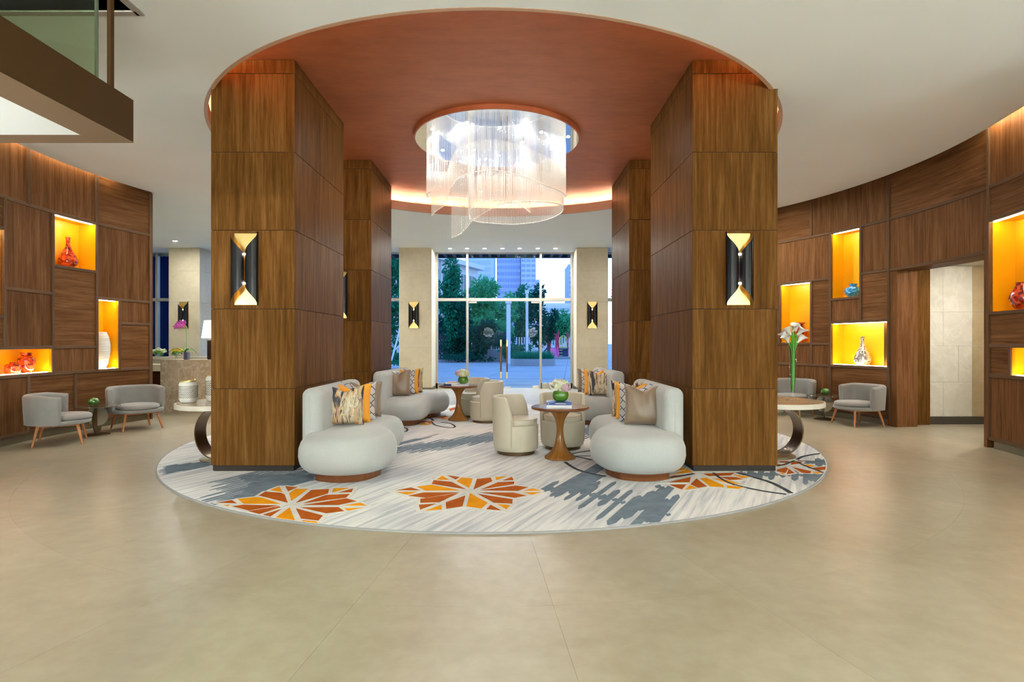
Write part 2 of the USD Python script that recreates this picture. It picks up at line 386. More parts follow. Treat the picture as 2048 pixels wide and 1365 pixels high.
MAGENTA = plain('magenta_petal', (0.60, 0.08, 0.40), 0.5)
SMOKE = M('smoked_glass', {'p': ('principled_bsdf', {'base_color': (0.16, 0.135, 0.095), 'roughness': 0.08, 'metallic': 0.6})})
SILVERPLATE = plain('silvered_plate', (0.58, 0.53, 0.42), 0.2, 0.8)
PAPER = plain('book_page', (0.80, 0.78, 0.72), 0.7)
BLUECOVER = plain('blue_cover', (0.02, 0.06, 0.24), 0.35)
WHITECOVER = plain('white_cover', (0.72, 0.74, 0.78), 0.4)
PINKCOVER = plain('blush_cover', (0.62, 0.42, 0.34), 0.5)
SHADE = M('lampshade', {'d': ('diffuse_bsdf', {'color': (0.86, 0.84, 0.77)}), 'e': ('emission', {'color': (1.0, 0.93, 0.80), 'strength': L_SHADE}), 'a': ('add_closure', {})}, [('d.BSDF', 'a.closure1'), ('e.emission', 'a.closure2')], surface='a.closure')
E_DOWN = lamp('downlight_lens', WARM, L_DOWN)
E_WIN = lamp('window_downlight_lens', (0.98, 1.0, 0.92), L_DOWN_WIN)
E_COVE = lamp('cove_led', (1.0, 0.86, 0.62), L_COVE)
E_WALLCOVE = lamp('wall_cove_led', (1.0, 0.82, 0.55), L_WALLCOVE)
E_NICHE = lamp('niche_led', (1.0, 0.94, 0.80), L_NICHE)
E_BULB = lamp('sconce_bulb', (1.0, 0.86, 0.62), L_BULB)
E_SPOT = lamp('chandelier_spot', (0.98, 1.0, 0.94), L_SPOT)

# ================================================================== THE SETTING
CX, CY = -0.22, 8.42                 # centre of the round hall, of the rug and of the ceiling recess
ZC, ZT = 4.116, 4.43                 # flat ceiling, copper recess
R_RING = 3.79
R_L, R_R = 6.65, 6.62                # curved panelled walls
COLS = {'fl': (-3.225, -2.33, 6.08, 7.85), 'fr': (1.935, 2.845, 6.08, 7.92), 'bl': (-3.24, -2.335, 9.42, 10.98), 'br': (1.945, 2.86, 9.42, 11.05)}

def pol(a, r, z=None):
    """a in degrees from +y towards +x"""
    x, y = CX + r * math.sin(math.radians(a)), CY + r * math.cos(math.radians(a))
    return (x, y) if z is None else (x, y, z)

def sector(a0, a1, r0, r1, step=1.0):
    n = max(2, int(abs(a1 - a0) / step) + 1)
    A = np.linspace(a0, a1, n)
    return Polygon([pol(a, r0) for a in A] + [pol(a, r1) for a in A[::-1]])

def disc(r, n=180, x=CX, y=CY):
    return Polygon([(x + r * math.cos(t), y + r * math.sin(t)) for t in np.arange(n) * 2 * PI / n])

room = sbox(-12, -6, 12, 17.42)
floor_poly = sbox(-12.2, -6.2, 12.2, 17.5)

# floor: ring-laid marble tiles round the rug
fl = thing('floor', kind='structure', label='polished cream marble floor laid in rings round the rug', cat='floor')
obj('screed', extr(floor_poly, -0.12, -0.004), GROUT, fl, smooth=False)
g = 0.0005
rings = [(4.26, 5.42, 32), (5.42, 6.58, 32), (6.58, 7.9, 32), (7.9, 9.4, 40)]
inner = extr(disc(4.26 - g, 96), -0.02, 0.0)
obj('tile', inner, TILE, fl, smooth=False)
keep = sbox(-9.6, 0.9, 9.6, 17.4)
for (r0, r1, n) in rings:
    for i in range(n):
        a0, a1 = 360 * i / n + 6.6, 360 * (i + 1) / n + 6.6
        da = math.degrees(g / r0)
        t = sector(a0 + da, a1 - da, r0 + g, r1 - g, 2.0).intersection(keep)
        if t.area > 0.05:
            obj('tile', extr(t, -0.02, 0.0), TILE, fl, smooth=False)
rest = floor_poly.difference(disc(9.4, 120)).union(floor_poly.difference(keep))
step_ = 1.5
for ix in np.arange(-12.2, 12.2, 3.05):
    for iy in np.arange(-6.2, 17.5, 2.37):
        t = rest.intersection(sbox(ix + g, iy + g, ix + 3.05 - g, iy + 2.37 - g))
        if t.area > 0.02:
            obj('tile', extr(t, -0.02, 0.0), TILE, fl, smooth=False)

# ceiling slab with the round recess, the stair void and the cove gaps along the walls
ceil = room.difference(disc(R_RING))
ceil = ceil.difference(sbox(-9.0, -5.0, -3.10, 4.64))
ceil = ceil.difference(sector(44, 125, 6.37, 6.85)).difference(sector(-112, -73.1, 6.565, 6.9))
for (x0, x1, y0, y1) in COLS.values():
    ceil = ceil.difference(sbox(x0 - .004, y0 - .004, x1 + .004, y1 + .004))
obj('ceiling', extr(ceil, ZC, ZC + 0.15), WHITE, None, smooth=False, kind='structure', label='flat off-white lobby ceiling round the copper recess', cat='ceiling')
roof = sbox(-12.3, -6.3, 12.3, 17.5).difference(sbox(-9.0, -5.0, -3.10, 4.64))
obj('trim', extr(roof, 4.75, 4.9), WHITE, None, smooth=False, kind='structure', label='slab hidden above the ceiling', cat='slab')

rec = thing('ceiling', kind='structure', label='round copper leaf ceiling recess with glowing gold cove', cat='ceiling')
prof = [(0, ZT + .05), (3.62, ZT + .05), (3.62, ZT)] 
A = np.linspace(0, PI / 2, 8)
obj('copper_dome', lathe([(0.001, ZT)] + [(3.70 + .28 * math.sin(t), ZT - .28 * (1 - math.cos(t))) for t in A] , 120, CX, CY), COPPER, rec, smooth=40)
obj('gold_cove', lathe([(3.98, ZT - .28), (3.98, ZC + .152), (R_RING + .09, ZC + .152)], 120, CX, CY), GOLDLEAF, rec, smooth=40)
obj('recess_lip', extr(disc(R_RING + .035).difference(disc(R_RING - .006)), ZC - .004, ZC + .17), plain('lip_paint', (0.52, 0.31, 0.20), 0.5), rec, smooth=40)
obj('cove_light', extr(disc(R_RING + .075, 120).difference(disc(R_RING + .045, 120)), ZC + .153, ZC + .165), E_COVE, rec, smooth=False)

# shell of the building outside the curved walls
def wall(name, x0, x1, y0, y1, z0=0, z1=4.75, m=WHITE, **k):
    obj(name, bx(x0, x1, y0, y1, z0, z1), m, None, smooth=False, kind='structure', **k)
wall('wall_back', -12.2, 12.2, -6.2, -6.0, label='plain lobby wall behind the viewer', cat='wall')
wall('wall_side', -12.2, -12.0, -6, 17.4, label='plain outer wall of the reception side', cat='wall')
wall('wall_outer', 12.0, 12.2, -6, 17.4, label='plain outer wall of the lift side', cat='wall')
# upper stair void
vo = thing('wall_void', kind='structure', label='olive walls of the stair void above the ceiling', cat='wall')
for n_, b in (('void_face', (-9.1, -3.0, 4.70, 4.8)), ('void_face', (-3.04, -2.94, -5, 4.7)), ('void_face', (-9.1, -9.0, -5, 4.7)), ('void_face', (-9.1, -3.0, -5.1, -5))):
    obj(n_, bx(b[0], b[1], b[2], b[3], ZC + .15, 6.6), OLIVE, vo, smooth=False)
obj('void_top', bx(-9.1, -2.94, -5.1, 4.8, 6.6, 6.7), OLIVE, vo, smooth=False)
for b in ((-9.0, -3.08, 4.64, 4.70), (-3.10, -3.04, -5, 4.70)):
    obj('void_reveal', bx(b[0], b[1], b[2], b[3], ZC - .012, ZC + .16), GREYMETAL, vo, smooth=False)

obj('void_light', cyl(.12, 6.58, 6.599, 24, -4.6, 1.5), lamp('void_lamp_lens', (1, .97, .9), 1000.), vo, smooth=False)

# ------------------------------------------------------------------ curved panelled walls
def bend(m, R):
    """(s, z, d) box space -> the wall: x = angle in degrees, y = depth behind the wall face, z"""
    v = m.vertices
    r = R + v[:, 1]
    a = np.radians(v[:, 0])
    m = m.copy()
    m.vertices = np.column_stack([CX + r * np.sin(a), CY + r * np.cos(a), v[:, 2]])
    return m

def slab(a0, a1, z0, z1, d0, d1, R, c=0.004, step=1.5):
    """curved board with chamfered front edges; returned in box space scaled so that x is arc length in metres"""
    k = math.radians(1) * R
    n = max(1, int(round((a1 - a0) / step)))
    S = np.linspace(a0, a1, n + 1)
    cd = math.degrees(c / R)
    S2 = S.copy(); S2[0] += cd; S2[-1] -= cd
    V, Fc = [], []
    for i in range(n + 1):       # loop: front bottom, front top, edge top, back top, back bottom, edge bottom
        V += [(S2[i], d0, z0 + c), (S2[i], d0, z1 - c), (S[i], d0 + c, z1), (S[i], d1, z1), (S[i], d1, z0), (S[i], d0 + c, z0)]
    # shoulders at the two ends
    for i in range(n):
        for j in range(6):
            Fc.append((i * 6 + j, (i + 1) * 6 + j, (i + 1) * 6 + (j + 1) % 6, i * 6 + (j + 1) % 6))
    m = tm(V, Fc)
    caps = []
    for b, fl_ in ((0, False), (n * 6, True)):
        t = [(b, b + 1, b + 2), (b, b + 2, b + 5), (b + 5, b + 2, b + 3), (b + 5, b + 3, b + 4)]
        caps += [x[::-1] for x in t] if fl_ else t
    m = tm(V, np.vstack([m.faces, caps]))
    m.vertices[:, 0] *= k
    return m

def put_slab(name, args, R, mat, parent, along='z', **kw):
    m = slab(*args, R, **kw)
    m, uv = explode_uv(m, along)
    m.vertices[:, 0] /= math.radians(1) * R
    m = bend(m, R)
    if m.volume < 0:
        m.invert()
    return obj(name, m, mat, parent, smooth=False, uv=uv)

def panel_wall(name, label, R, cells, toe, ends):
    w = thing(name, kind='structure', label=label, cat='wall')
    vt, hz = {}, {}
    hw = 0.024
    ha = math.degrees(hw / R)
    for (a0, a1, z0, z1, kind) in cells:
        vt.setdefault(a0, []).append((z0, z1)); vt.setdefault(a1, []).append((z0, z1))
        hz.setdefault(z0, []).append((a0, a1)); hz.setdefault(z1, []).append((a0, a1))
        if kind in 'vh':
            put_slab('wood_panel', (a0 + ha * .8, a1 - ha * .8, z0 + hw * .8, z1 - hw * .8, 0.0, 0.02), R, WOOD_WALL, w, 'z' if kind == 'v' else 'x')
        elif kind in 'tbTB':   # niches lit from the top, the bottom (B: both)
            D = 0.30
            n = thing_part('niche', w)
            A0, A1, Z0, Z1 = a0 + ha, a1 - ha, z0 + hw, z1 - hw
            t = 0.012; ta = math.degrees(t / R)
            raw = lambda *q: (lambda m: (m.vertices.__setitem__((slice(None), 0), m.vertices[:, 0] / (math.radians(1) * R)), bend(m, R))[1])(slab(*q, R, c=0.0005))
            parts = [raw(A0, A1, Z0, Z1, D, D + t), raw(A0 - ta, A0, Z0 - t, Z1 + t, -.004, D + t), raw(A1, A1 + ta, Z0 - t, Z1 + t, -.004, D + t), raw(A0, A1, Z0 - t, Z0, -.004, D + t), raw(A0, A1, Z1, Z1 + t, -.004, D + t)]
            obj('niche_box', join(parts), ORANGE_NICHE, n, smooth=False)
            if kind in 'tTB':
                obj('light_strip', raw(A0 + ta * 3, A1 - ta * 3, Z1 - .016, Z1 - .002, .012, .03), E_NICHE, n, smooth=False)
            if kind in 'bB':
                obj('light_strip', raw(A0 + ta * 3, A1 - ta * 3, Z0 + .002, Z0 + .014, .012, .03), E_NICHE, n, smooth=False)
    def merged(iv):
        iv = sorted(iv); out = [list(iv[0])]
        for a, b in iv[1:]:
            if a <= out[-1][1] + 1e-6:
                out[-1][1] = max(out[-1][1], b)
            else:
                out.append([a, b])
        return out
    for a, iv in sorted(vt.items()):
        for z0, z1 in merged(iv):
            put_slab('frame_stile', (a - ha, a + ha, z0, z1, -.022, .03), R, WOOD_TRIM, w, 'z', c=.006)
    for z, iv in sorted(hz.items()):
        for a0, a1 in merged(iv):
            put_slab('frame_rail', (a0, a1, z - hw, z + hw, -.016, .03), R, WOOD_TRIM, w, 'x', c=.006)
    for (a0, a1) in toe:
        put_slab('toe_board', (a0, a1, 0.0, .10, .012, .06), R, BRONZE, w, 'x')
    return w

def thing_part(name, parent):
    return UsdGeom.Xform.Define(stage, numbered(_p(parent) + '/' + name)).GetPrim()

ZW = 4.30
aL = dict(z=-109.0, y=-102.0, a=-96.9, t0=-93.25, b=-89.45, t1=-85.87, c=-82.37, d=-78.6, e=-73.3)
g1, g2, g3 = 3.35, 1.325, 0.93
L = aL
left_cells = [
    (L['z'], L['t0'], g1, ZW, 'v'), (L['t0'], L['c'], g1, ZW, 'v'), (L['c'], L['e'], g1, ZW, 'h'),
    (L['z'], L['y'], g2, g1, 'v'), (L['y'], L['a'], 2.93, g1, 'h'), (L['y'], L['a'], 1.74, 2.93, 'T'), (L['y'], L['a'], g2, 1.74, 'h'),
    (L['a'], L['b'], 2.13, g1, 'v'), (L['a'], L['b'], g2, 2.13, 'v'),
    (L['b'], L['c'], 2.55, g1, 't'), (L['b'], L['c'], g2, 2.55, 'h'),
    (L['c'], L['e'], 2.13, g1, 'v'), (L['c'], L['d'], g3, 2.13, 'B'), (L['d'], L['e'], 1.725, 2.13, 'v'), (L['d'], L['e'], g3, 1.725, 'h'),
    (L['z'], L['y'], g3, g2, 'h'), (L['y'], L['b'], g3, g2, 'b'), (L['b'], L['c'], g3, g2, 'v'),
    (L['z'], L['t0'], .125, g3, 'v'), (L['t0'], L['t1'], .125, g3, 'h'), (L['t1'], L['e'], .125, g3, 'h')]
wl = panel_wall('wall_left', 'curved walnut panelled wall with lit orange niches, left side', R_L, left_cells, [(-109, -73.3)], None)
put_slab('wall_backing', (-109, -73.2, 0, 4.3, .33, .38), R_L, WOOD_WALL, wl)
put_slab('end_panel', (-73.3, -72.95, 0.0, ZC - .002, -.02, .38), R_L, WOOD_WALL, wl)
put_slab('cove_light', (-108, -79.5, 4.275, 4.290, -.075, -.045), R_L, E_WALLCOVE, wl)

aR = dict(z=46.0, y=52.0, t0=66.36, a1=66.36, a=69.96, m=75.6, b=80.61, c=97.6, s=101.2, d=109.0, e=124.0)
Rr = aR
h1, h2, h3 = 3.46, 1.37, .96
right_cells = [
    (Rr['z'], Rr['t0'], h1, ZW, 'h'), (Rr['t0'], Rr['b'], h1, ZW, 'v'), (Rr['b'], Rr['c'], h1, ZW, 'h'), (Rr['c'], Rr['e'], h1, ZW, 'v'),
    (Rr['z'], Rr['a'], 2.60, h1, 'v'), (Rr['z'], 60.2, h2, 2.60, 'v'), (60.2, Rr['a1'], h2, 2.60, 't'), (Rr['a1'], Rr['a'], h2, 2.60, 'h'),
    (Rr['z'], Rr['a1'], h3, h2, 'v'), (Rr['a1'], Rr['a'], h3, h2, 'v'), (Rr['z'], Rr['a'], .125, h3, 'v'),
    (Rr['a'], Rr['m'], 2.2, h1, 't'), (Rr['a'], Rr['m'], 1.775, 2.2, 'v'), (Rr['m'], Rr['b'], 2.615, h1, 'v'), (Rr['m'], Rr['b'], 1.775, 2.615, 'h'),
    (Rr['a'], Rr['b'], h3, 1.775, 'B'), (Rr['a'], Rr['b'], .125, h3, 'h'),
    (Rr['b'], Rr['c'], 2.61, h1, 'v'),
    (Rr['c'], Rr['d'], 3.02, h1, 'h'), (Rr['c'], Rr['d'], 1.78, 3.02, 't'), (Rr['c'], Rr['d'], 1.355, 1.78, 'h'),
    (Rr['c'], Rr['s'], h3, 1.355, 'h'), (Rr['s'], Rr['d'], h3, 1.355, 'b'), (Rr['d'], Rr['e'], h3, h1, 'v'), (Rr['c'], Rr['e'], .125, h3, 'v')]
wr = panel_wall('wall_right', 'curved walnut panelled wall with lit orange niches and doorway, right side', R_R, right_cells, [(46, 80.6), (98.2, 124)], None)
put_slab('wall_backing', (46, 80.6, 0, 4.3, .33, .38), R_R, WOOD_WALL, wr)
put_slab('wall_backing', (80.6, 97.6, 2.61, 4.3, .33, .38), R_R, WOOD_WALL, wr)
put_slab('wall_backing', (98.2, 124, 0, 4.3, .33, .38), R_R, WOOD_WALL, wr)
put_slab('doorway_jamb', (80.35, 82.0, 0, 2.59, .0, .38), R_R, WOOD_WALL, wr)
put_slab('doorway_jamb', (97.0, 97.58, 0, 2.59, -.02, .38), R_R, WOOD_WALL, wr)
put_slab('doorway_head', (81.9, 97.2, 2.58, 2.62, -.01, .38), R_R, WOOD_WALL, wr, 'x')
put_slab('cove_light', (98, 123, 4.285, 4.295, -.10, -.06), R_R, E_WALLCOVE, wr)
put_slab('cove_top', (44, 125, 4.3, 4.34, -.27, .4), R_R, WHITE, wr)
put_slab('cove_top', (-112, -73.0, 4.3, 4.34, -.27, .4), R_L, WHITE, wl)

# corridor behind the doorway
co = thing('wall_corridor', kind='structure', label='marble clad corridor wall seen through the right doorway', cat='wall')
wood('jamb_panel', bx(6.37, 7.075, 9.60, 9.72, 0, 2.70, .003), WOOD_COL, co)
zs = [.13, .72, 1.34, 1.92, 2.70]
xs = [[7.075, 7.36, 7.86], [7.075, 7.62, 7.86], [7.075, 7.36, 7.86], [7.075, 7.36, 7.86]]
for i in range(4):
    for j in range(2):
        obj('marble_slab', bx(xs[i][j] + .0015, xs[i][j + 1] - .0015, 9.69, 9.73, zs[i] + .0015, zs[i + 1] - .0015, .001), MARBLE_GREY, co, smooth=False)
    for x0, x1 in ((7.86, 8.5), (8.5, 9.6)):
        obj('brown_slab', bx(x0 + .0015, x1 - .0015, 9.69, 9.73, zs[i] + .0015, zs[i + 1] - .0015, .001), MARBLE_BROWN, co, smooth=False)
obj('skirting', bx(7.075, 9.6, 9.675, 9.73, 0, .13, .002), plain('dark_skirting', (0.05, 0.042, 0.03), 0.4), co, smooth=False)
obj('door_edge_strip', bx(7.076, 7.092, 9.66, 9.69, .72, 1.55, .002), plain('lift_recess_strip', (0.06, 0.055, 0.035), 0.3), co, smooth=False)
obj('corridor_ceiling', bx(6.72, 11.9, 7.62, 9.8, 2.70, 2.78), MARBLE_GREY, co, smooth=False)
obj('corridor_end', bx(9.6, 9.7, 7.55, 9.8, 0, 2.8), MARBLE_GREY, co, smooth=False)
obj('corridor_side', bx(7.02, 9.7, 7.55, 7.65, 0, 2.8), MARBLE_GREY, co, smooth=False)
obj('corridor_lamp', cyl(.09, 2.682, 2.699, 24, 7.45, 8.4), lamp('corridor_lamp_lens', (1, .96, .9), 420.), co, smooth=False)

# ------------------------------------------------------------------ walnut columns
TIERS = [.075, .902, 1.757, 2.60, 3.438, 4.282, ZT]
def column(key, label):
    x0, x1, y0, y1 = COLS[key]
    t = thing('wood_column', label, 'column', ((x0 + x1) / 2, (y0 + y1) / 2, 0), group=None)
    w, d = (x1 - x0) / 2, (y1 - y0) / 2
    obj('core', bx(-w + .014, w - .014, -d + .014, d - .014, .02, ZT - .002), BLACKWOOD, t, smooth=False)
    obj('plinth', bx(-w + .022, w - .022, -d + .022, d - .022, 0, .072, .002), BRONZE, t, smooth=False)
    for z0, z1 in zip(TIERS[:-1], TIERS[1:]):
        q = .0025
        for b in ((-w, w, -d, -d + .016), (-w, w, d - .016, d), (-w, -w + .016, -d + .018, d - .018), (w - .016, w, -d + .018, d - .018)):
            wood('wood_panel', bx(b[0], b[1], b[2], b[3], z0 + q, z1 - q, .002), WOOD_COL, t)
    return t
column('fl', 'walnut clad column nearest the viewer on the left, carrying a black sconce')
column('fr', 'walnut clad column nearest the viewer on the right, carrying a black sconce')
column('bl', 'walnut clad column behind the left front one, near the glass doors')
column('br', 'walnut clad column behind the right front one, near the glass doors')

# ------------------------------------------------------------------ stone pillars and window wall at the far end
def pillar(n, x0, x1, y0, label):
    t = thing('stone_pillar', label, 'pillar', (x0 / 2 + x1 / 2, y0, 0))
    w = (x1 - x0) / 2
    zz = [.10, 1.25, 2.55, 3.45, ZC - .001]
    for a, b in zip(zz[:-1], zz[1:]):
        obj('stone_slab', bx(-w, w, 0, .05, a + .001, b - .001, .002), PILLAR, t, smooth=False)
        for s in (-1, 1):
            obj('stone_slab', bx(s * w - (.05 if s > 0 else 0), s * w + (0 if s > 0 else .05), .051, 1.0, a + .001, b - .001, .002), PILLAR, t, smooth=False)
    obj('skirting', bx(-w + .006, w - .006, .008, 1.0, 0, .099, .002), BRONZE, t, smooth=False)
PX = [(-9.86, -8.97), (-6.55, -5.62), (-3.246, -2.31), (1.853, 2.757), (5.3, 6.2), (8.6, 9.5)]
PL = ['beige stone pillar behind the reception desk', 'beige stone pillar hidden behind the left columns', 'beige stone pillar left of the glass doors',
      'beige stone pillar right of the glass doors', 'beige stone pillar hidden behind the right columns', 'beige stone pillar at the far right corner']
for i, ((x0, x1), l_) in enumerate(zip(PX, PL)):
    pillar(i, x0, x1, 16.3, l_)

YW = 17.22
def window(x0, x1, muls, name, label, sill=0.0, bottom=True, lower_glass=None):
    t = thing(name, kind='structure', label=label, cat='window')
    fw = .042
    for i, x in enumerate([x0 + fw / 2] + muls + [x1 - fw / 2]):
        obj('mullion', bx(x - fw / 2 - .012, x + fw / 2 + .012, YW - .07, YW + .07, 0, ZC, .003), GREYMETAL, t, smooth=False)
    obj('transom', bx(x0, x1, YW - .06, YW + .06, 2.645, 2.735, .003), GREYMETAL, t, smooth=False)
    obj('head_rail', bx(x0, x1, YW - .06, YW + .06, ZC - .035, ZC, .003), GREYMETAL, t, smooth=False)
    xs_ = [x0] + muls + [x1]
    for i in range(len(xs_) - 1):
        obj('pane', bx(xs_[i] + .03, xs_[i + 1] - .03, YW - .006, YW + .006, 2.73, ZC - .03), WINGLASS, t, smooth=False)
        if lower_glass is None or i in lower_glass:
            obj('pane', bx(xs_[i] + .03, xs_[i + 1] - .03, YW - .006, YW + .006, .16, 2.65), WINGLASS, t, smooth=False)
            obj('sill_rail', bx(xs_[i], xs_[i + 1], YW - .07, YW + .07, 0.0, .165, .004), GREYMETAL, t, smooth=False)
    return t
window(-2.30, 1.83, [-1.354, .867], 'window_1', 'tall glazed screen round the glass entrance doors', lower_glass=(0, 2))
window(-5.62, -3.24, [-4.4], 'window_2', 'tall window left of the entrance pillar')
window(2.75, 5.3, [4.0], 'window_3', 'tall window right of the entrance pillar')
window(-12.0, -9.86, [-10.75], 'window_4', 'tall window behind the reception counter')
window(-8.97, -6.55, [-7.7], 'window_5', 'tall window hidden behind the left columns')
window(6.2, 8.6, [7.4], 'window_6', 'tall window hidden behind the right columns')
window(9.5, 12.0, [10.7], 'window_7', 'tall window in the far right corner')
obj('wall_facade', bx(-12.2, 12.2, 17.15, 17.4, ZC + .002, 4.75), WHITE, None, smooth=False, kind='structure', label='band above the window wall', cat='wall')

HWOOD = wood_mat('handle_wood', (0.10, 0.045, 0.02), (0.15, 0.07, 0.033), (0.2, 0.1, 0.05), 0.35)
def glass_door(n, x0, x1, hx, label):
    t = thing('door_%d' % n, kind='structure', label=label, cat='door')
    obj('glass_leaf', bx(x0 + .004, x1 - .004, YW - .006, YW + .006, .012, 2.63), WINGLASS, t, smooth=False)
    for yy in (-.075, .045):
        obj('door_handle', rounded(hx - .024, hx + .024, YW + yy, YW + yy + .03, .50, 1.27, .006), HWOOD, t, smooth=40)
        for z0, z1 in ((.30, .50), (1.27, 1.475)):
            obj('handle_end', rounded(hx - .024, hx + .024, YW + yy, YW + yy + .03, z0, z1, .006), BRASS, t, smooth=40)
    for z0, z1, xa, xb in ((.0, .085, x0 + .02, x0 + .22) if n == 1 else (.0, .085, x1 - .22, x1 - .02), (2.585, 2.64, x0 + .02, x0 + .26) if n == 1 else (2.585, 2.64, x1 - .26, x1 - .02), (0, .05, x1 - .2, x1 - .02) if n == 1 else (0, .05, x0 + .02, x0 + .2)):
        obj('patch_fitting', bx(xa, xb, YW - .02, YW + .02, z0, z1, .003), STEEL, t, smooth=False)
glass_door(1, -1.33, -.245, -.335, 'left frameless glass door leaf with wood and brass pull')
glass_door(2, -.245, .845, -.15, 'right frameless glass door leaf with wood and brass pull')

# blue blind behind the reception window
bl = thing('window_blind', 'dark blue vertical slat blind hanging in the window behind reception', 'blind', (-10.9, 17.31, 0))
BLIND = M('dark_blue_slat', {'d': ('diffuse_bsdf', {'color': (0.012, 0.028, 0.10)}), 't': ('translucent_bsdf', {'color': (0.02, 0.05, 0.20)}), 'm': ('mix_closure', {'fac': 0.4})}, [('d.BSDF', 'm.closure1'), ('t.BSDF', 'm.closure2')], surface='m.closure')
for i in range(18):
    x = -1.05 + i * .125
    obj('blind_slat', mv(bx(-.055, .055, -.003, .003, .05, 4.02), x, 0, 0, rz=48), BLIND, bl, smooth=False)
obj('head_track', bx(-1.1, 1.1, -.03, .03, 4.02, 4.10, .004), GREYMETAL, bl, smooth=False)

# ------------------------------------------------------------------ recessed downlights
def downlight(loc, em, label, group=None, r=.06):
    t = thing('downlight', label, 'ceiling light', (loc[0], loc[1], ZC), group=group)
    obj('trim_ring', extr(Point(0, 0).buffer(r + .018, 12).difference(Point(0, 0).buffer(r, 12)), -.006, .001), GREYMETAL, t, smooth=False)
    obj('lens', cyl(r, -.004, .0005, 24), em, t, smooth=False)
    return t
d0 = None
NTH = ['first', 'second', 'third', 'middle', 'fifth', 'sixth', 'last']
for i, px in enumerate((900, 934, 968.7, 1005, 1039, 1075.6, 1111)):
    x = (px - 1024) / F * 16.4
    lab = '%s from the left of seven small round downlights above the glass doors' % NTH[i]
    if d0 is None:
        d0 = downlight((x, 16.4), E_WIN, lab, 'downlights above the doors', .042)
    else:
        dup(d0, (x, 16.4, ZC), 0, lab)
dup(d0, (-674 / F * 15.2, 15.2, ZC), 0, 'small round downlight above the reception desk', 'reception downlights')
dup(d0, (-6.6, 13.2, ZC), 0, 'small round downlight above the reception desk end, behind the left column', 'reception downlights')
dup(d0, (-4.8, 15.2, ZC), 0, 'small round downlight left of the entrance pillar', 'reception downlights')
for x, y in ((-4.25, 9.0), (-4.9, 10.9), (-4.3, 12.6), (-5.4, 13.6)):
    dup(d0, (x, y, ZC), 0, 'small round downlight hidden from the viewer by the left walnut columns', 'downlights behind the left columns')
for x, y in ((3.95, 9.4), (4.6, 11.0), (3.1, 13.6), (4.9, 13.2)):
    dup(d0, (x, y, ZC), 0, 'small round downlight hidden from the viewer by the right walnut columns', 'downlights behind the right columns')
d1 = None
for x in (-2.2, -.7, .8, 2.3, 3.8, 5.3):
    for y in (-4.0, -1.6, .6, 2.6):
        if d1 is None:
            d1 = downlight((x, y), E_DOWN, 'round downlight in the ceiling over the viewer, behind the picture', 'downlights over the viewer', .075)
        else:
            dup(d1, (x, y, ZC), 0, 'round downlight in the ceiling over the viewer, behind the picture')

# ================================================================== THE RUG
RX, RY, RR = CX, CY, 4.28
RUG = M('rug_pile', {'g': ('geometry', {}), 'mp': ('mapping', {'rotation': (0, 0, -1.09)}), 'm1': ('mapping', {'scale': (0.75, 13.0, 1.0)}), 'n1': ('noise_texture', {'scale': 1.6, 'detail': 5.0, 'roughness': 0.6, 'distortion': 0.3}),
        'n2': ('noise_texture', {'scale': 0.75, 'detail': 2.0}), 'n3': ('noise_texture', {'scale': 300.0, 'detail': 2.0}), 'mx': ('mix_float', {'fac': 0.40}), 'mx2': ('mix_float', {'fac': 0.12}),
        'rp': ('rgb_ramp', {'ramp': [(0.40, (0.36, 0.37, 0.41)), (0.47, (0.50, 0.50, 0.51)), (0.52, (0.62, 0.61, 0.585)), (0.60, (0.72, 0.70, 0.66))]}),
        'bp': ('bump', {'strength': 0.25, 'distance': 0.003}), 'p': ('principled_bsdf', {'roughness': 0.95, 'sheen_weight': 0.15})},
        [('g.position', 'mp.vector'), ('mp.vector', 'm1.vector'), ('m1.vector', 'n1.vector'), ('g.position', 'n2.vector'), ('g.position', 'n3.vector'), ('n1.fac', 'mx.a'), ('n2.fac', 'mx.b'), ('mx.result', 'mx2.a'), ('n3.fac', 'mx2.b'),
         ('mx2.result', 'rp.fac'), ('rp.color', 'p.base_color'), ('n3.fac', 'bp.height'), ('bp.normal', 'p.normal')])
def pile(name, a, b):
    return M(name, {'g': ('geometry', {}), 'n': ('noise_texture', {'scale': 9.0, 'detail': 4.0}), 'rp': ('rgb_ramp', {'ramp': [(0.3, a), (0.7, b)]}), 'p': ('principled_bsdf', {'roughness': 0.95, 'specular_ior_level': 0.1})},
             [('g.position', 'n.vector'), ('n.fac', 'rp.fac'), ('rp.color', 'p.base_color')])
P_RED = pile('rust_pile', (0.36, 0.075, 0.006), (0.46, 0.108, 0.010))
P_OR = pile('amber_pile', (0.70, 0.26, 0.003), (0.80, 0.33, 0.006))
P_CREAM = pile('cream_pile', (0.60, 0.59, 0.55), (0.68, 0.665, 0.62))
P_SLATE = pile('slate_pile', (0.125, 0.165, 0.205), (0.19, 0.235, 0.28))
P_CHAR = pile('charcoal_pile', (0.04, 0.045, 0.058), (0.07, 0.075, 0.09))
rug = thing('round_rug', 'large round rug of grey streaks with orange star flowers and slate zigzags under the seating', 'rug', (0, 0, 0))
rug_disc = disc(RR, 180)
rug_in = disc(RR - .012, 180)
ZR = .014

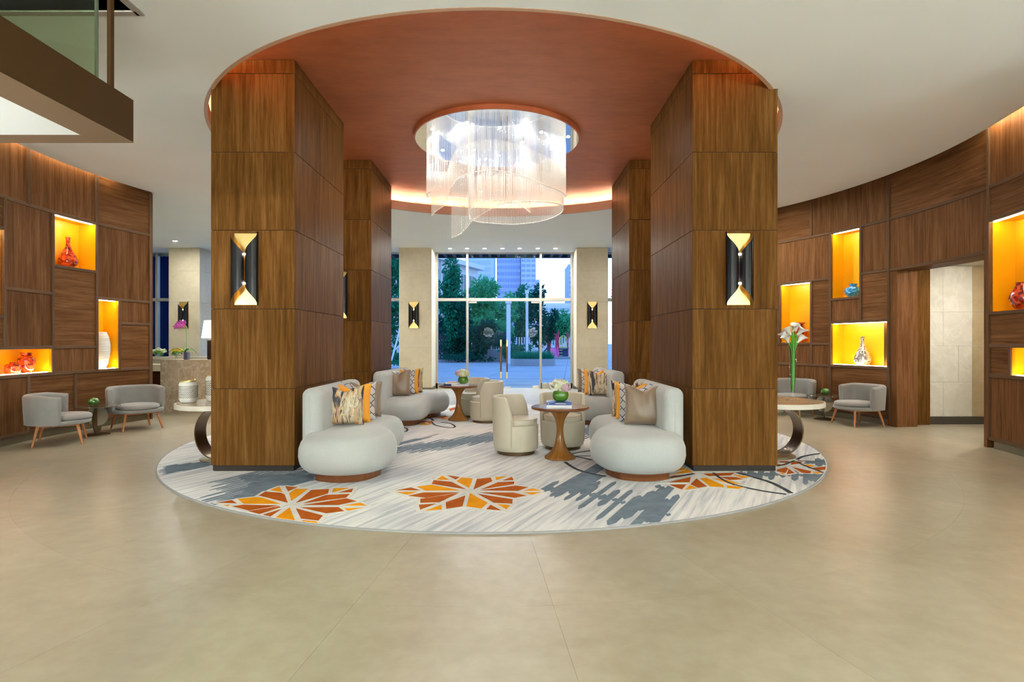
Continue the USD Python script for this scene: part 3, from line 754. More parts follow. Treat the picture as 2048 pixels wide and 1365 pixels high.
obj('binding', extr(disc(RR + .012, 180).difference(disc(RR, 180)), 0.0005, ZR + .001), pile('binding_tape', (0.3, 0.3, 0.3), (0.36, 0.35, 0.34)), rug, smooth=False)
obst = unary_union([sbox(x0 + .02, y0 + .02, x1 - .02, y1 - .02) for x0, x1, y0, y1 in COLS.values()])
rug_in = rug_in.difference(obst)
obj('pile', extr(rug_disc.difference(obst), 0.0005, ZR), RUG, rug, smooth=False)
def crop_pts(pts, ox, oy, sc):
    return [FL(ox + x / sc, oy + y / sc) for x, y in pts]
def patch(name, poly, mat, h):
    poly = poly.buffer(0).intersection(rug_in)
    if poly.area > 0.0008:
        return obj(name, extr(poly, ZR - .002, ZR + h), mat, rug, smooth=False)

# slate zigzag bands: parallel yarn strokes with ragged ends inside traced bands
DIR = np.array([math.cos(1.09), math.sin(1.09)]); NOR = np.array([-DIR[1], DIR[0]])
bands = [
    ([(90, 590), (200, 545), (380, 565), (470, 440), (600, 370), (770, 375), (830, 480), (720, 600), (900, 655), (1200, 730), (1380, 650), (1440, 520), (1530, 520), (1590, 690), (1680, 760), (1600, 900), (1400, 960), (1215, 1000), (1300, 860), (1050, 760), (850, 720), (600, 650), (400, 620), (150, 625)], 1060, 880, 5.689, .40, .052),
    ([(800, 535), (1290, 535), (1330, 555), (1580, 552), (1900, 540), (1900, 600), (1740, 630), (1650, 640), (1600, 580), (1350, 572), (1200, 580), (1000, 590)], 1340, 860, 6.0235, .16, .045),
    ([(1560, 385), (1850, 395), (1895, 300), (1910, 450), (1600, 415)], 1340, 860, 6.0235, .12, .05),
    ([(50, 245), (440, 205), (440, 250), (50, 320)], 320, 880, 4.452, .05, .03),
    ([(700, 325), (1180, 318), (1330, 325), (1400, 365), (1200, 415), (1060, 430), (930, 475), (860, 515), (560, 565), (700, 500), (800, 420)], 320, 880, 4.452, .34, .025),
    ([(215, 755), (600, 705), (1000, 650), (1220, 610), (1470, 610), (1470, 655), (1250, 685), (900, 735), (500, 775), (215, 815)], 760, 780, 6.4, .35, .03),
    ([(215, 700), (420, 660), (560, 625), (520, 650), (215, 735)], 760, 780, 6.4, .3, .02),
    ([(640, 855), (680, 835), (735, 820), (690, 850), (650, 880)], 0, 0, 1, .3, .03),
    ([(1165, 862), (1195, 845), (1215, 858), (1180, 876)], 0, 0, 1, .25, .03)]
stroke_polys = []
ki = 0
for pts, ox, oy, sc, rag, wd in bands:
    poly = Polygon(crop_pts(pts, ox, oy, sc)).buffer(-.02 if rag == .40 else 0)
    strips = []
    b = np.array(poly.exterior.coords if poly.geom_type == 'Polygon' else poly.envelope.exterior.coords)
    q = b @ NOR
    u = q.min() - wd
    while u < q.max() + wd:
        w_ = wd * rnd.uniform(.8, 1.35)
        ln = LineString([NOR * u + DIR * -30, NOR * u + DIR * 30]).intersection(poly)
        for sgm in getattr(ln, 'geoms', [ln]):
            if sgm.is_empty or sgm.length < .01:
                continue
            c = np.array(sgm.coords) @ DIR
            odd = (ki := ki + 1) % 2
            fing = lambda: rnd.uniform(-.10, .06) * rag if odd else rnd.uniform(.45, 1.5) * rag
            s0, s1 = c.min() - fing(), c.max() + fing()
            taper = w_ * .12
            pp = [NOR * (u - taper) + DIR * s0, NOR * (u - w_ * .55) + DIR * (s0 + .08), NOR * (u - w_ * .55) + DIR * (s1 - .08), NOR * (u - taper) + DIR * s1,
                  NOR * (u + taper) + DIR * s1, NOR * (u + w_ * .55) + DIR * (s1 - .08), NOR * (u + w_ * .55) + DIR * (s0 + .08), NOR * (u + taper) + DIR * s0]
            strips.append(Polygon(pp).buffer(0))
        u += w_
    stroke_polys.append(unary_union(strips + [poly.buffer(-.06)]).buffer(.006).buffer(-.006))
slate = unary_union(stroke_polys)

flowers = [
    (760, 880, 4.452, [
        ('r', [(595, 332), (650, 338), (712, 348), (675, 370)]), ('o', [(500, 370), (555, 335), (618, 375)]), ('r', [(460, 410), (478, 375), (640, 392), (765, 458)]),
        ('o', [(680, 385), (725, 352), (825, 360), (812, 408), (790, 445)]), ('o', [(325, 435), (455, 418), (525, 430), (720, 468), (405, 470)]), ('r', [(142, 468), (275, 442), (362, 468)]),
        ('o', [(142, 483), (335, 480), (245, 508)]), ('r', [(250, 517), (385, 487), (712, 486), (410, 535)]), ('r', [(358, 580), (360, 545), (700, 492), (530, 575)]),
        ('r', [(345, 597), (500, 588), (358, 642)]), ('o', [(398, 652), (550, 597), (548, 640)]), ('r', [(585, 575), (760, 515), (735, 612), (590, 635)]),
        ('o', [(800, 492), (960, 580), (905, 632), (770, 612)]), ('r', [(945, 638), (985, 598), (1078, 648)]), ('r', [(870, 500), (1180, 548), (1178, 588), (1015, 580)]),
        ('o', [(1040, 590), (1160, 602), (1125, 640)]), ('r', [(890, 487), (1185, 488), (1305, 515), (1200, 535)]), ('o', [(1275, 487), (1435, 485), (1355, 508)]),
        ('o', [(1280, 472), (1355, 450), (1435, 470)]), ('r', [(890, 468), (1210, 425), (1320, 440), (1230, 472)]), ('r', [(895, 460), (1050, 395), (1195, 388), (1192, 412)]),
        ('r', [(1090, 380), (1175, 345), (1190, 375)]), ('o', [(1025, 348), (1135, 340), (1035, 375)]), ('r', [(832, 460), (862, 365), (985, 352), (1000, 385)])]),
    (320, 880, 4.452, [
        ('r', [(500, 580), (640, 555), (685, 585)]), ('o', [(565, 600), (625, 598), (600, 612)]), ('o', [(690, 545), (850, 528), (915, 535), (1075, 590), (745, 590)]),
        ('r', [(640, 612), (740, 598), (1060, 605), (790, 650)]), ('r', [(785, 655), (1060, 612), (1075, 620), (885, 682)]), ('r', [(915, 688), (1085, 635), (985, 703)]),
        ('o', [(1030, 712), (1155, 620), (1200, 735)]), ('r', [(880, 515), (935, 480), (1075, 490), (1110, 505), (1138, 580)]), ('o', [(980, 465), (1065, 432), (1090, 485)]),
        ('r', [(1115, 430), (1225, 440), (1140, 475)]), ('o', [(1150, 495), (1205, 455), (1320, 455), (1170, 562)]), ('r', [(1210, 580), (1345, 465), (1505, 455), (1495, 497)]),
        ('o', [(1545, 450), (1690, 445), (1530, 488)]), ('r', [(1590, 487), (1720, 450), (1705, 485)]), ('r', [(1275, 585), (1475, 510), (1690, 500), (1655, 535)]),
        ('r', [(1275, 600), (1660, 540), (1750, 565), (1590, 600)]), ('o', [(1640, 605), (1780, 578), (1840, 605)]), ('o', [(1640, 630), (1810, 625), (1675, 652)]),
        ('r', [(1250, 622), (1590, 620), (1640, 655), (1480, 675)]), ('r', [(1210, 630), (1450, 695), (1410, 740), (1255, 722)]), ('o', [(1265, 738), (1395, 748), (1420, 790), (1265, 790)])]),
    (1340, 860, 6.0235, [
        ('o', [(20, 515), (110, 480), (195, 485), (150, 510)]), ('o', [(165, 512), (205, 490), (275, 535), (150, 545), (20, 560)]), ('r', [(-10, 610), (30, 575), (250, 555), (130, 590)]),
        ('r', [(-20, 655), (250, 590), (235, 655)]), ('r', [(-10, 682), (195, 682), (145, 742), (60, 712)]), ('r', [(245, 680), (320, 610), (445, 705), (340, 722)]),
        ('o', [(180, 744), (240, 690), (325, 727)]), ('o', [(360, 605), (440, 600), (640, 690), (650, 715), (480, 705)]), ('r', [(400, 550), (780, 538), (730, 570), (470, 580)]),
        ('o', [(760, 560), (960, 588), (870, 605)]), ('r', [(600, 590), (800, 592), (880, 618), (720, 628)]), ('o', [(500, 605), (690, 625), (850, 678), (700, 668)]), ('o', [(685, 692), (885, 715), (820, 737), (690, 725)])]),
    (1340, 860, 6.0235, [
        ('r', [(1290, 430), (1400, 448), (1285, 455)]), ('r', [(1285, 500), (1400, 470), (1425, 490), (1390, 542), (1290, 520)]), ('o', [(1310, 542), (1378, 538), (1370, 562)]),
        ('r', [(1432, 492), (1500, 542), (1405, 558)]), ('r', [(1470, 468), (1700, 520), (1690, 547), (1590, 540)]), ('o', [(1600, 455), (1650, 435), (1740, 453), (1700, 468)]),
        ('r', [(1720, 478), (1890, 462), (1880, 500), (1760, 515)]), ('r', [(1470, 400), (1600, 402), (1570, 425), (1455, 440)]), ('o', [(1700, 530), (1860, 525), (1780, 550)]), ('r', [(1300, 395), (1440, 398), (1410, 420), (1330, 412)])]),
    (760, 780, 6.4, [
        ('r', [(470, 440), (540, 408), (620, 415), (560, 432)]), ('o', [(500, 458), (560, 436), (660, 452), (600, 465)]), ('r', [(580, 425), (660, 410), (690, 430), (640, 445)]),
        ('r', [(690, 372), (820, 345), (880, 350), (800, 375)]), ('o', [(760, 382), (880, 360), (890, 375), (820, 388)]), ('r', [(880, 255), (980, 230), (990, 250), (900, 285)]), ('o', [(1000, 200), (960, 225), (1020, 222)])])]
taken = []
fl_polys = []
for ox, oy, sc, ps in flowers:
    for k_, pts in ps:
        fl_polys.append((k_, Polygon(crop_pts(pts, ox, oy, sc)).buffer(0)))
petals = unary_union([p for _, p in fl_polys])
halo = petals.buffer(.035, join_style=2).difference(petals)
arcs_px = [
    ([(525, 540), (600, 600), (720, 665), (900, 715), (1150, 765), (1400, 800)], 1340, 860, 6.0235, .030), ([(800, 535), (1000, 590), (1200, 650), (1350, 720), (1460, 785)], 1340, 860, 6.0235, .040),
    ([(1530, 375), (1600, 340), (1720, 315), (1850, 300)], 1340, 860, 6.0235, .035), ([(1520, 400), (1620, 450), (1750, 500), (1850, 540)], 1340, 860, 6.0235, .03), ([(1530, 128), (1640, 170), (1740, 200)], 1340, 860, 6.0235, .035),
    ([(1540, 388), (1700, 396), (1895, 400)], 1340, 860, 6.0235, .02), ([(0, 595), (150, 575), (290, 548)], 1340, 860, 6.0235, .04), ([(1285, 460), (1400, 430), (1500, 390)], 1340, 860, 6.0235, .03),
    ([(400, 270), (470, 320), (560, 365), (700, 405), (860, 435)], 1060, 880, 5.689, .035), ([(420, 190), (520, 165), (690, 138)], 1060, 880, 5.689, .02), ([(520, 207), (600, 222), (700, 245)], 1060, 880, 5.689, .03), ([(500, 201), (690, 201)], 1060, 880, 5.689, .015),
    ([(665, 435), (720, 470), (850, 495), (935, 497), (958, 480), (900, 445), (790, 430)], 760, 780, 6.4, .028), ([(610, 370), (660, 385), (680, 410)], 760, 780, 6.4, .04), ([(280, 490), (335, 505), (350, 525), (330, 548), (270, 550)], 760, 780, 6.4, .03)]
arcs = []
for pts, ox, oy, sc, w_ in arcs_px:
    c = spline(crop_pts(pts, ox, oy, sc), 6, False)
    arcs.append(LineString(c).buffer(w_ / 2, cap_style=2))
slate = slate.difference(petals.buffer(.03)).difference(unary_union(arcs))
halo = halo.difference(unary_union(arcs))
for p in getattr(slate, 'geoms', [slate]):
    if p.area > .01:
        patch('slate_zigzag', p, P_SLATE, .0035)
for p in getattr(halo, 'geoms', [halo]):
    patch('cream_outline', p, P_CREAM, .003)
for k_, p in fl_polys:
    patch('rust_petal' if k_ == 'r' else 'amber_petal', p.difference(unary_union(arcs)), P_RED if k_ == 'r' else P_OR, .004)
for a in arcs:
    patch('charcoal_arc', a, P_CHAR, .0045)

# ================================================================== CHANDELIER
ch = thing('crystal_chandelier', 'crystal rod chandelier in two wavy curtains under a round mirror, in the copper recess', 'chandelier', (CX, CY, ZT))
zd = 4.37 - ZT
obj('mirror_plate', cyl(1.2, zd, zd + .01, 96), MIRROR, ch, smooth=40)
obj('bronze_rim', extr(Point(0, 0).buffer(1.225, 32).difference(Point(0, 0).buffer(1.2, 32)), zd - .004, -.001), COPPER, ch, smooth=40)
obj('upper_plate', cyl(1.2, zd + .012, -.002, 64), COPPER, ch, smooth=40)
rib1 = [(-.92, -.36, 3.20), (-.84, -.45, 3.25), (-.71, -.52, 3.33), (-.61, -.63, 3.53), (-.46, -.80, 3.63), (-.06, -1.0, 3.655), (.375, -.86, 3.61), (.69, -.60, 3.56), (.93, -.25, 3.57), (1.02, .18, 3.60),
        (.80, .68, 3.68), (.3, .98, 3.74), (-.3, .98, 3.76), (-.75, .72, 3.74), (-1.0, .25, 3.62), (-1.03, -.05, 3.55), (-.98, -.30, 3.54), (-.80, -.42, 3.56)]
rib2 = [(-.62, -.50, 2.86), (-.50, -.60, 2.89), (-.40, -.67, 2.97), (-.30, -.74, 3.06), (-.1, -.80, 3.17), (.08, -.82, 3.25), (.35, -.74, 3.30), (.68, -.45, 3.37), (.95, -.02, 3.43), (.98, .36, 3.40),
        (.72, .68, 3.35), (.30, .80, 3.32), (-.10, .74, 3.32), (-.40, .55, 3.33), (-.42, .2, 3.42), (-.1, -.02, 3.50), (.3, .05, 3.46), (.5, .25, 3.38)]
rod_v = mv(trimesh.creation.cylinder(1.0, 1.0, sections=6), 0, 0, .5)
bead_v = trimesh.creation.icosphere(1, 1.0)
count = 0
rest_rods, beads, wires = [], [], []
for pts, L, sp in ((rib1, .40, .0205), (rib2, .43, .0205)):
    c = spline(pts, 24, False)
    s = np.concatenate([[0], np.cumsum(np.linalg.norm(np.diff(c[:, :2], axis=0), axis=1))])
    for q in np.arange(0, s[-1], sp):
        x, y, z = [np.interp(q, s, c[:, k]) for k in range(3)]
        z -= ZT
        r = .0056
        def T(sx, sz, zz):
            m = np.eye(4); m[0, 0] = m[1, 1] = sx; m[2, 2] = sz; m[:3, 3] = (x, y, zz); return m
        if y < .1 and count < 290 :
            obj('glass_rod', mv(rod_v, s=(r, r, L), x=x, y=y, z=z), ROD, ch, smooth=60)
            count += 1
        else:
            rest_rods.append(T(r, L, z))
        beads.append(T(.009, .009, z))
        wires.append(T(.0026, zd - z - L, z + L))
obj('glass_rods', instances_mesh(rod_v.vertices, rod_v.faces, np.array(rest_rods)), ROD, ch, smooth=60, kind='stuff')
obj('crystal_beads', instances_mesh(bead_v.vertices, bead_v.faces, np.array(beads)), BEAD, ch, smooth=True, kind='stuff')
obj('suspension_wires', instances_mesh(rod_v.vertices, rod_v.faces, np.array(wires)), WIRE, ch, smooth=60, kind='stuff')
for i in range(15):
    a = i * 2.39996; r = .22 + .88 * math.sqrt((i + .5) / 15)
    if r > 1.1: r = 1.1
    obj('spot_lamp', cyl(.022, zd - .006, zd - .001, 16, r * math.cos(a), r * math.sin(a)), E_SPOT, ch, smooth=False)

# air grilles on the cove wall
for k_, (a0, a1, lab) in enumerate(((-27.5, -12, 'white slot air grille on the gold cove left of the chandelier'), (11.5, 26, 'white slot air grille on the gold cove right of the chandelier'))):
    gr = thing('air_grille', lab, 'air vent', (CX, CY, 0))
    for z0, z1 in ((4.27, 4.285), (4.30, 4.308), (4.322, 4.33), (4.345, 4.36)):
        obj('slat', mv(extr(sector(a0, a1, 3.90, 3.945, 1.0), z0, z1), -CX, -CY), STEEL, gr, smooth=False)
    for a in (a0, (a0 + a1) / 2, a1):
        obj('mullion', mv(extr(sector(a - .12, a + .12, 3.89, 3.95, .2), 4.265, 4.365), -CX, -CY), STEEL, gr, smooth=False)
    obj('back_plate', mv(extr(sector(a0, a1, 3.945, 3.952, 1.0), 4.265, 4.365), -CX, -CY), STEEL, gr, smooth=False)

# ================================================================== WALL SCONCES
def sconce_mesh(sgn, inner):
    W, H = .15, .392
    nz, nu = 60, 14
    V = []
    for i in range(nz + 1):
        z = -H + 2 * H * i / nz
        t = abs(z) / H
        q = min(1, max(0, (t - .36) / .60)); q = q * q * (3 - 2 * q)
        w = .0035 + (W - .012) * q
        for j in range(nu + 1):
            x = -W + (W - w) * j / nu
            d = .085 * math.sqrt(max(0, 1 - ((x + .078) / .0785) ** 2)) if x < .0 else 0
            V.append((sgn * x, -(d * (1.0 if not inner else .97) + .012 - (.0025 if inner else 0)), z))
    Fc = [(i * (nu + 1) + j, i * (nu + 1) + j + 1, (i + 1) * (nu + 1) + j + 1, (i + 1) * (nu + 1) + j) for i in range(nz) for j in range(nu)]
    m = tm(V, Fc)
    return m
def sconce(loc, label):
    t = thing('wall_sconce', label, 'wall lamp', loc, 0, 'black and brass sconces')
    obj('back_plate', bx(-.128, .128, -.012, 0, -.385, .385, .003), BRASS, t, smooth=False)
    for s in (-1, 1):
        obj('shell', sconce_mesh(s, False), BLACK, t, smooth=50)
        obj('brass_lining', sconce_mesh(s, True), BRASS, t, smooth=50)
    for z in (-.155, .155):
        obj('bulb', mv(trimesh.creation.icosphere(2, .011), 0, -.050, z), E_BULB, t, smooth=True)
    return t
ZS = 2.182
s0 = sconce((-2.845, 6.078, ZS), 'black and brass hourglass sconce on the front left walnut column')
dup(s0, (2.42, 6.078, ZS), 0, 'black and brass hourglass sconce on the front right walnut column')
dup(s0, (-2.865, 9.418, ZS), 0, 'sconce on the rear left walnut column, half hidden by the front one')
dup(s0, (2.46, 9.418, ZS), 0, 'sconce on the rear right walnut column, half hidden by the front one')
dup(s0, (-2.815, 16.298, ZS), 0, 'small-looking sconce on the stone pillar left of the glass doors')
dup(s0, (2.30, 16.298, ZS), 0, 'small-looking sconce on the stone pillar right of the glass doors')
dup(s0, (-9.42, 16.298, ZS), 0, 'sconce on the stone pillar behind the reception desk and orchid')

# ================================================================== SOFAS AND CUSHIONS
out = spline([(0.02, .36), (.14, .12), (.49, 0), (.82, .13), (.975, .47), (.92, .80), (.80, 1.05), (.79, 1.30), (.845, 1.54), (.80, 1.82), (.60, 1.98), (.28, 2.0), (.05, 1.92), (0.0, 1.6), (0, 1.15), (0, .7)], 8)
seat_prof = [(.075, .17), (.085, .10), (.12, .05), (.17, .015), (.24, 0), (.32, .004), (.38, .025), (.42, .055), (.447, .10), (.458, .15), (.462, .22)]
if Polygon(out).exterior.is_ccw is False:
    out = out[::-1]
def flip(m, fx, fy):
    m = m.copy()
    v = m.vertices.copy()
    if fx: v[:, 0] *= -1
    if fy: v[:, 1] = 2.0 - v[:, 1]
    m.vertices = v
    if fx != fy: m.invert()
    return m
def sofa(loc, rot, fx, fy, label):
    t = thing('curved_sofa', label, 'sofa', loc, rot)
    obj('seat', flip(loft(out, seat_prof), fx, fy), SOFA, t, smooth=60)
    m, uv = explode_uv(flip(loft(out, [(0, .165), (.085, .165)]), fx, fy), 'x')
    obj('plinth', m, WOOD_TABLE, t, smooth=False, uv=uv)
    b = rounded(0.0, .215, .44, 2.04, .22, .905, .085, 3)
    obj('backrest', flip(b, fx, fy), SOFA, t, smooth=50)
    obj('piping', flip(tube([(.105, .4385, z) for z in np.linspace(.40, .84, 12)] , .004, 6), fx, fy), cloth('sofa_piping', (0.48, 0.46, 0.41), (0.54, 0.52, 0.46)) if not UsdShade.Material.Get(stage, '/World/Looks/sofa_piping') else UsdShade.Material.Get(stage, '/World/Looks/sofa_piping'), t)
    return t
sofa((-2.19, 5.42, .015), 0, False, False, 'ivory curved sofa in front of the front left column')
sofa((1.805, 5.47, .015), 0, True, False, 'ivory curved sofa in front of the front right column')
sofa((-2.29, 9.32, .015), -5, False, True, 'ivory curved sofa beside the rear left column, behind the first one')
sofa((1.86, 9.36, .015), 4, True, True, 'ivory curved sofa beside the rear right column, behind the striped cushions')

def cushion_mesh(w=.43, h=.45, t=.18, n=22, chop=.055, seed=0):
    u = np.linspace(-1, 1, n + 1)
    U, Vv = np.meshgrid(u, u, indexing='ij')
    pin = 1 - .07 * (1 - np.abs(Vv) ** 2) * np.abs(U) ** 4
    pin2 = 1 - .07 * (1 - np.abs(U) ** 2) * np.abs(Vv) ** 4
    X = U * w / 2 * pin
    Z = Vv * h / 2 * pin2
    Z = Z - chop * np.exp(-(U / .38) ** 2) * np.clip((Vv + .3) / 1.3, 0, 1) ** 1.3
    th = t / 2 * np.sqrt(np.clip((1 - U ** 4) * (1 - Vv ** 4), 0, 1))
    th = th * (1 - .45 * np.exp(-(U / .20) ** 2) * np.clip(Vv, 0, 1))
    wr = .006 * np.sin(7 * U + 3 * Vv + seed) * (1 - U ** 2) * (1 - Vv ** 2)
    fr = np.stack([X, -(th + wr), Z], -1).reshape(-1, 3); bk = np.stack([X, th + wr, Z], -1).reshape(-1, 3)
    uv1 = np.stack([(U + 1) * w / 2, (Vv + 1) * h / 2], -1).reshape(-1, 2)
    idx = lambda i, j: i * (n + 1) + j
    f = []
    for i in range(n):
        for j in range(n):
            f.append((idx(i, j), idx(i + 1, j), idx(i + 1, j + 1), idx(i, j + 1)))
    f2 = [tuple(len(fr) + k for k in q[::-1]) for q in f]
    return tm(np.vstack([fr, bk]), f + f2), np.vstack([uv1, uv1 + 3.0])
def cushion(x, y, yaw, lean, mat, label, k, seat=.472, group=None):
    t = thing('throw_cushion', label, 'cushion', (x, y, seat), yaw, group)
    m, uv = cushion_mesh(seed=k, w=.42 + .02 * (k % 2), h=.44 + .015 * (k % 3))
    m = mv(m, 0, 0, .224, rx=lean)
    uv = uv + np.array([k * 1.37, k * .73])
    obj('cover', m, mat, t, smooth=True, uv=uv)
    ring = spline([(-.205, 0), (-.19, .19), (-.21, .215), (0, .165 if True else .2), (.21, .215), (.195, 0), (.21, -.215), (0, -.20), (-.21, -.215)], 4)
    return t
CU = {'i': (IKAT, 'ikat streaked satin'), 'o': (ORANGE, 'plain orange'), 'l': (LATTICE, 'grey lattice patterned'), 't': (TAUPE, 'taupe satin')}
sets = [
    ('front left sofa', [(-1.865, 6.33, 9, 'i'), (-1.855, 6.57, 7, 'o'), (-1.845, 6.80, 6, 'l'), (-1.835, 7.03, 4, 't')], -9),
    ('front right sofa', [(1.47, 6.36, -12, 't'), (1.465, 6.60, -9, 'l'), (1.46, 6.83, -9, 'o'), (1.455, 7.06, -8, 'i')], -9),
    ('rear left sofa', [(-1.96, 9.78, 4, 't'), (-1.93, 10.01, 4, 'l'), (-1.89, 10.24, 2, 'o'), (-1.86, 10.48, 2, 'i')], -9),
    ('rear right sofa', [(1.515, 9.80, -2, 'i'), (1.49, 10.03, -2, 'o'), (1.46, 10.26, -2, 'l'), (1.43, 10.49, -2, 't')], -9)]
kk = 0
for where, lst, lean in sets:
    for n_, (x, y, yaw, c) in enumerate(lst):
        pos = ('front-most of four on the ', 'second of four on the ', 'third of four on the ', 'rear-most of four on the ')[n_]
        cushion(x, y, yaw, lean, CU[c][0], CU[c][1] + ' cushion, ' + pos + where, kk, group='cushions on the ' + where)
        kk += 1

# ================================================================== TUB CHAIRS AND PEDESTAL TABLES
def arc_shell(a_end, rin, rout, zb, zt, flare=0.0, n=64, drop=None, rnd_deg=10, top_r=None):
    """upright curved back: angles are measured from -y (the rear) to both sides"""
    A = np.radians(np.linspace(-a_end, a_end, n + 1))
    th = rout - rin
    V = []
    m_ = 14
    for a in A:
        deg = abs(math.degrees(a))
        e = max(0.0, (deg - (a_end - rnd_deg)) / rnd_deg)
        k = math.sqrt(max(0.0, 1 - e * e)) * .97 + .03
        top = zt if drop is None else zt - drop(deg)
        rm = (rin + rout) / 2
        half = th / 2 * k
        prof = [(-1, 0.0)] + [(-math.cos(q), 1.0 + math.sin(q) * 0) for q in ()]
        loop = []
        rt = th / 2
        loop.append((-half, zb)); loop.append((-half, zb + (top - zb) * .5)); loop.append((-half, top - rt * k))
        for q in np.linspace(0, PI, 8)[1:-1]:
            loop.append((-half * math.cos(q), top - rt * k + rt * k * math.sin(q)))
        loop.append((half, top - rt * k)); loop.append((half, zb + (top - zb) * .5)); loop.append((half, zb))
        for d, z in loop:
            r = rm + d + flare * max(0, (z - zb) / (zt - zb))
            V.append((r * math.sin(a), -r * math.cos(a), z))
        m_ = len(loop)
    Fc = []
    for i in range(n):
        for j in range(m_):
            j2 = (j + 1) % m_
            Fc.append((i * m_ + j, (i + 1) * m_ + j, (i + 1) * m_ + j2, i * m_ + j2))
    caps = [(0, j, j + 1) for j in range(1, m_ - 1)] + [(n * m_, n * m_ + j + 1, n * m_ + j) for j in range(1, m_ - 1)]
    m = tm(V, Fc)
    m = tm(V, np.vstack([m.faces, caps]))
    m.fix_normals()
    return m

def tub_chair(loc, rot, label):
    """faces +y at rot 0"""
    t = thing('tub_chair', label, 'tub chair', loc, rot, 'cream leather tub chairs')
    obj('plinth', cyl(.235, 0, .045, 40), BRONZE_DARK, t, smooth=40)
    obj('body', lathe([(0, .04), (.245, .04), (.266, .05), (.277, .075), (.28, .11), (.28, .345), (.277, .358), (.268, .366), (0, .366)], 48), LEATHER, t, smooth=40)
    cu = lathe([(0, .362), (.243, .362), (.253, .368), (.256, .385), (.256, .425), (.250, .438), (.20, .45), (0, .456)], 48)
    c_ = obj('seat_cushion', mv(cu, 0, .022, 0, s=(.96, .96, 1)), LEATHER, t, smooth=40)
    obj('piping', tube([(.2455 * math.cos(q), .022 + .2455 * math.sin(q), .432) for q in np.arange(40) * PI / 20], .004, 6, True), LEATHER_SEAM, c_)
    drop = lambda d: 0 if d < 82 else .26 * (1 - math.cos(min(1, (d - 82) / 22) * PI / 2))
    obj('backrest', arc_shell(104, .232, .284, .10, .715, .022, 64, drop, 7), LEATHER, t, smooth=50)
    for s in (-1, 1):
        a = math.radians(100)
        obj('seam', tube([((.2855 + .022 * max(0, (z - .1) / .61)) * math.sin(a) * s, -(.2855 + .022 * max(0, (z - .1) / .61)) * math.cos(a), z) for z in np.linspace(.10, .44, 8)], .003, 6), LEATHER_SEAM, t)
    return t
tub0 = tub_chair((.05, 7.13, .014), -112, 'cream tub chair facing right, left of the front pedestal table')
dup(tub0, (.665, 7.47, .014), 176, 'cream tub chair facing the viewer behind the front pedestal table')
dup(tub0, (-.45, 9.92, .014), 82, 'cream tub chair facing left, right of the rear pedestal table')
dup(tub0, (-.72, 10.62, .014), 118, 'cream tub chair partly hidden behind the rear pedestal table')

def pedestal_table(loc, label):
    t = thing('pedestal_table', label, 'table', loc, 0, 'round pedestal tables')
    top = lathe([(0, .585), (.325, .585), (.342, .592), (.346, .602), (.343, .614), (.335, .62), (0, .62)], 64)
    m, uv = explode_uv(top, 'x')
    obj('tabletop', m, WOOD_TABLE, t, smooth=False, uv=uv)
    pr = [(0, 0), (.182, 0), (.186, .008), (.184, .022), (.165, .035), (.13, .062), (.095, .105), (.066, .17), (.047, .25), (.040, .32), (.042, .38), (.056, .45), (.085, .51), (.125, .555), (.165, .584), (0, .585)]
    sp = spline(pr[1:-1], 3, False)
    ped = lathe([(0, 0)] + [tuple(q) for q in sp] + [(0, .585)], 48)
    uv = np.stack([np.arctan2(ped.vertices[:, 1], ped.vertices[:, 0]) * .12, ped.vertices[:, 2]], 1)
    obj('pedestal', ped, WOOD_PED, t, smooth=True, uv=uv)
    return t
pt0 = pedestal_table((.575, 6.80, .014), 'round cherry pedestal table in front, with blue books and hydrangeas')
dup(pt0, (-.955, 10.12, .014), 0, 'round cherry pedestal table further back, beside the rear left sofa')

def book(loc, rot, w, d, h, cover, label, text=False):
    t = thing('book', label, 'book', loc, rot)
    obj('pages', bx(-w / 2 + .004, w / 2 - .004, -d / 2 + .002, d / 2 - .004, .003, h - .003), PAPER, t, smooth=False)
    obj('cover', join([bx(-w / 2, w / 2, -d / 2, d / 2, 0, .003), bx(-w / 2, w / 2, -d / 2, d / 2, h - .003, h), bx(-w / 2, w / 2, -d / 2, -d / 2 + .003, .003, h - .003)]), cover, t, smooth=False)
    if text:
        x = -w / 2 + .10
        r2 = random.Random(3)
        ws = [.012, .009, .009, .008, .010, .009, .004, .010, .009, .009, .008, .009, .009]
        ms = []
        for q in ws:
            ms.append(bx(x, x + q * .8, -d / 2 - .0012, -d / 2, h * .38, h * .66)); x += q * 1.12
        ms.append(bx(-w / 2 + .02, -w / 2 + .026, -d / 2 - .0012, -d / 2, h * .25, h * .8))
        obj('spine_lettering', join(ms), WHITECOVER, t, smooth=False)
    return t
zt_ = .014 + .62
book((.555, 6.70, zt_), -4, .29, .22, .034, WHITECOVER, 'pale book under the blue book on the front pedestal table')
book((.555, 6.70, zt_ + .034), -5, .29, .22, .032, BLUECOVER, 'dark blue hardback with white spine lettering on the front pedestal table', True)
book((-.92, 10.06, zt_), 3, .30, .22, .026, WHITECOVER, 'white book under the flower bowl on the rear pedestal table')
book((-1.10, 10.16, zt_), -12, .20, .16, .022, BLUECOVER, 'small navy book at the left of the rear pedestal table')
book((-1.08, 10.17, zt_ + .022), 8, .22, .16, .020, WHITECOVER, 'pale book on the navy one, rear pedestal table')
book((-1.06, 10.19, zt_ + .042), -6, .17, .13, .018, PINKCOVER, 'blush pink book topping the stack on the rear pedestal table')

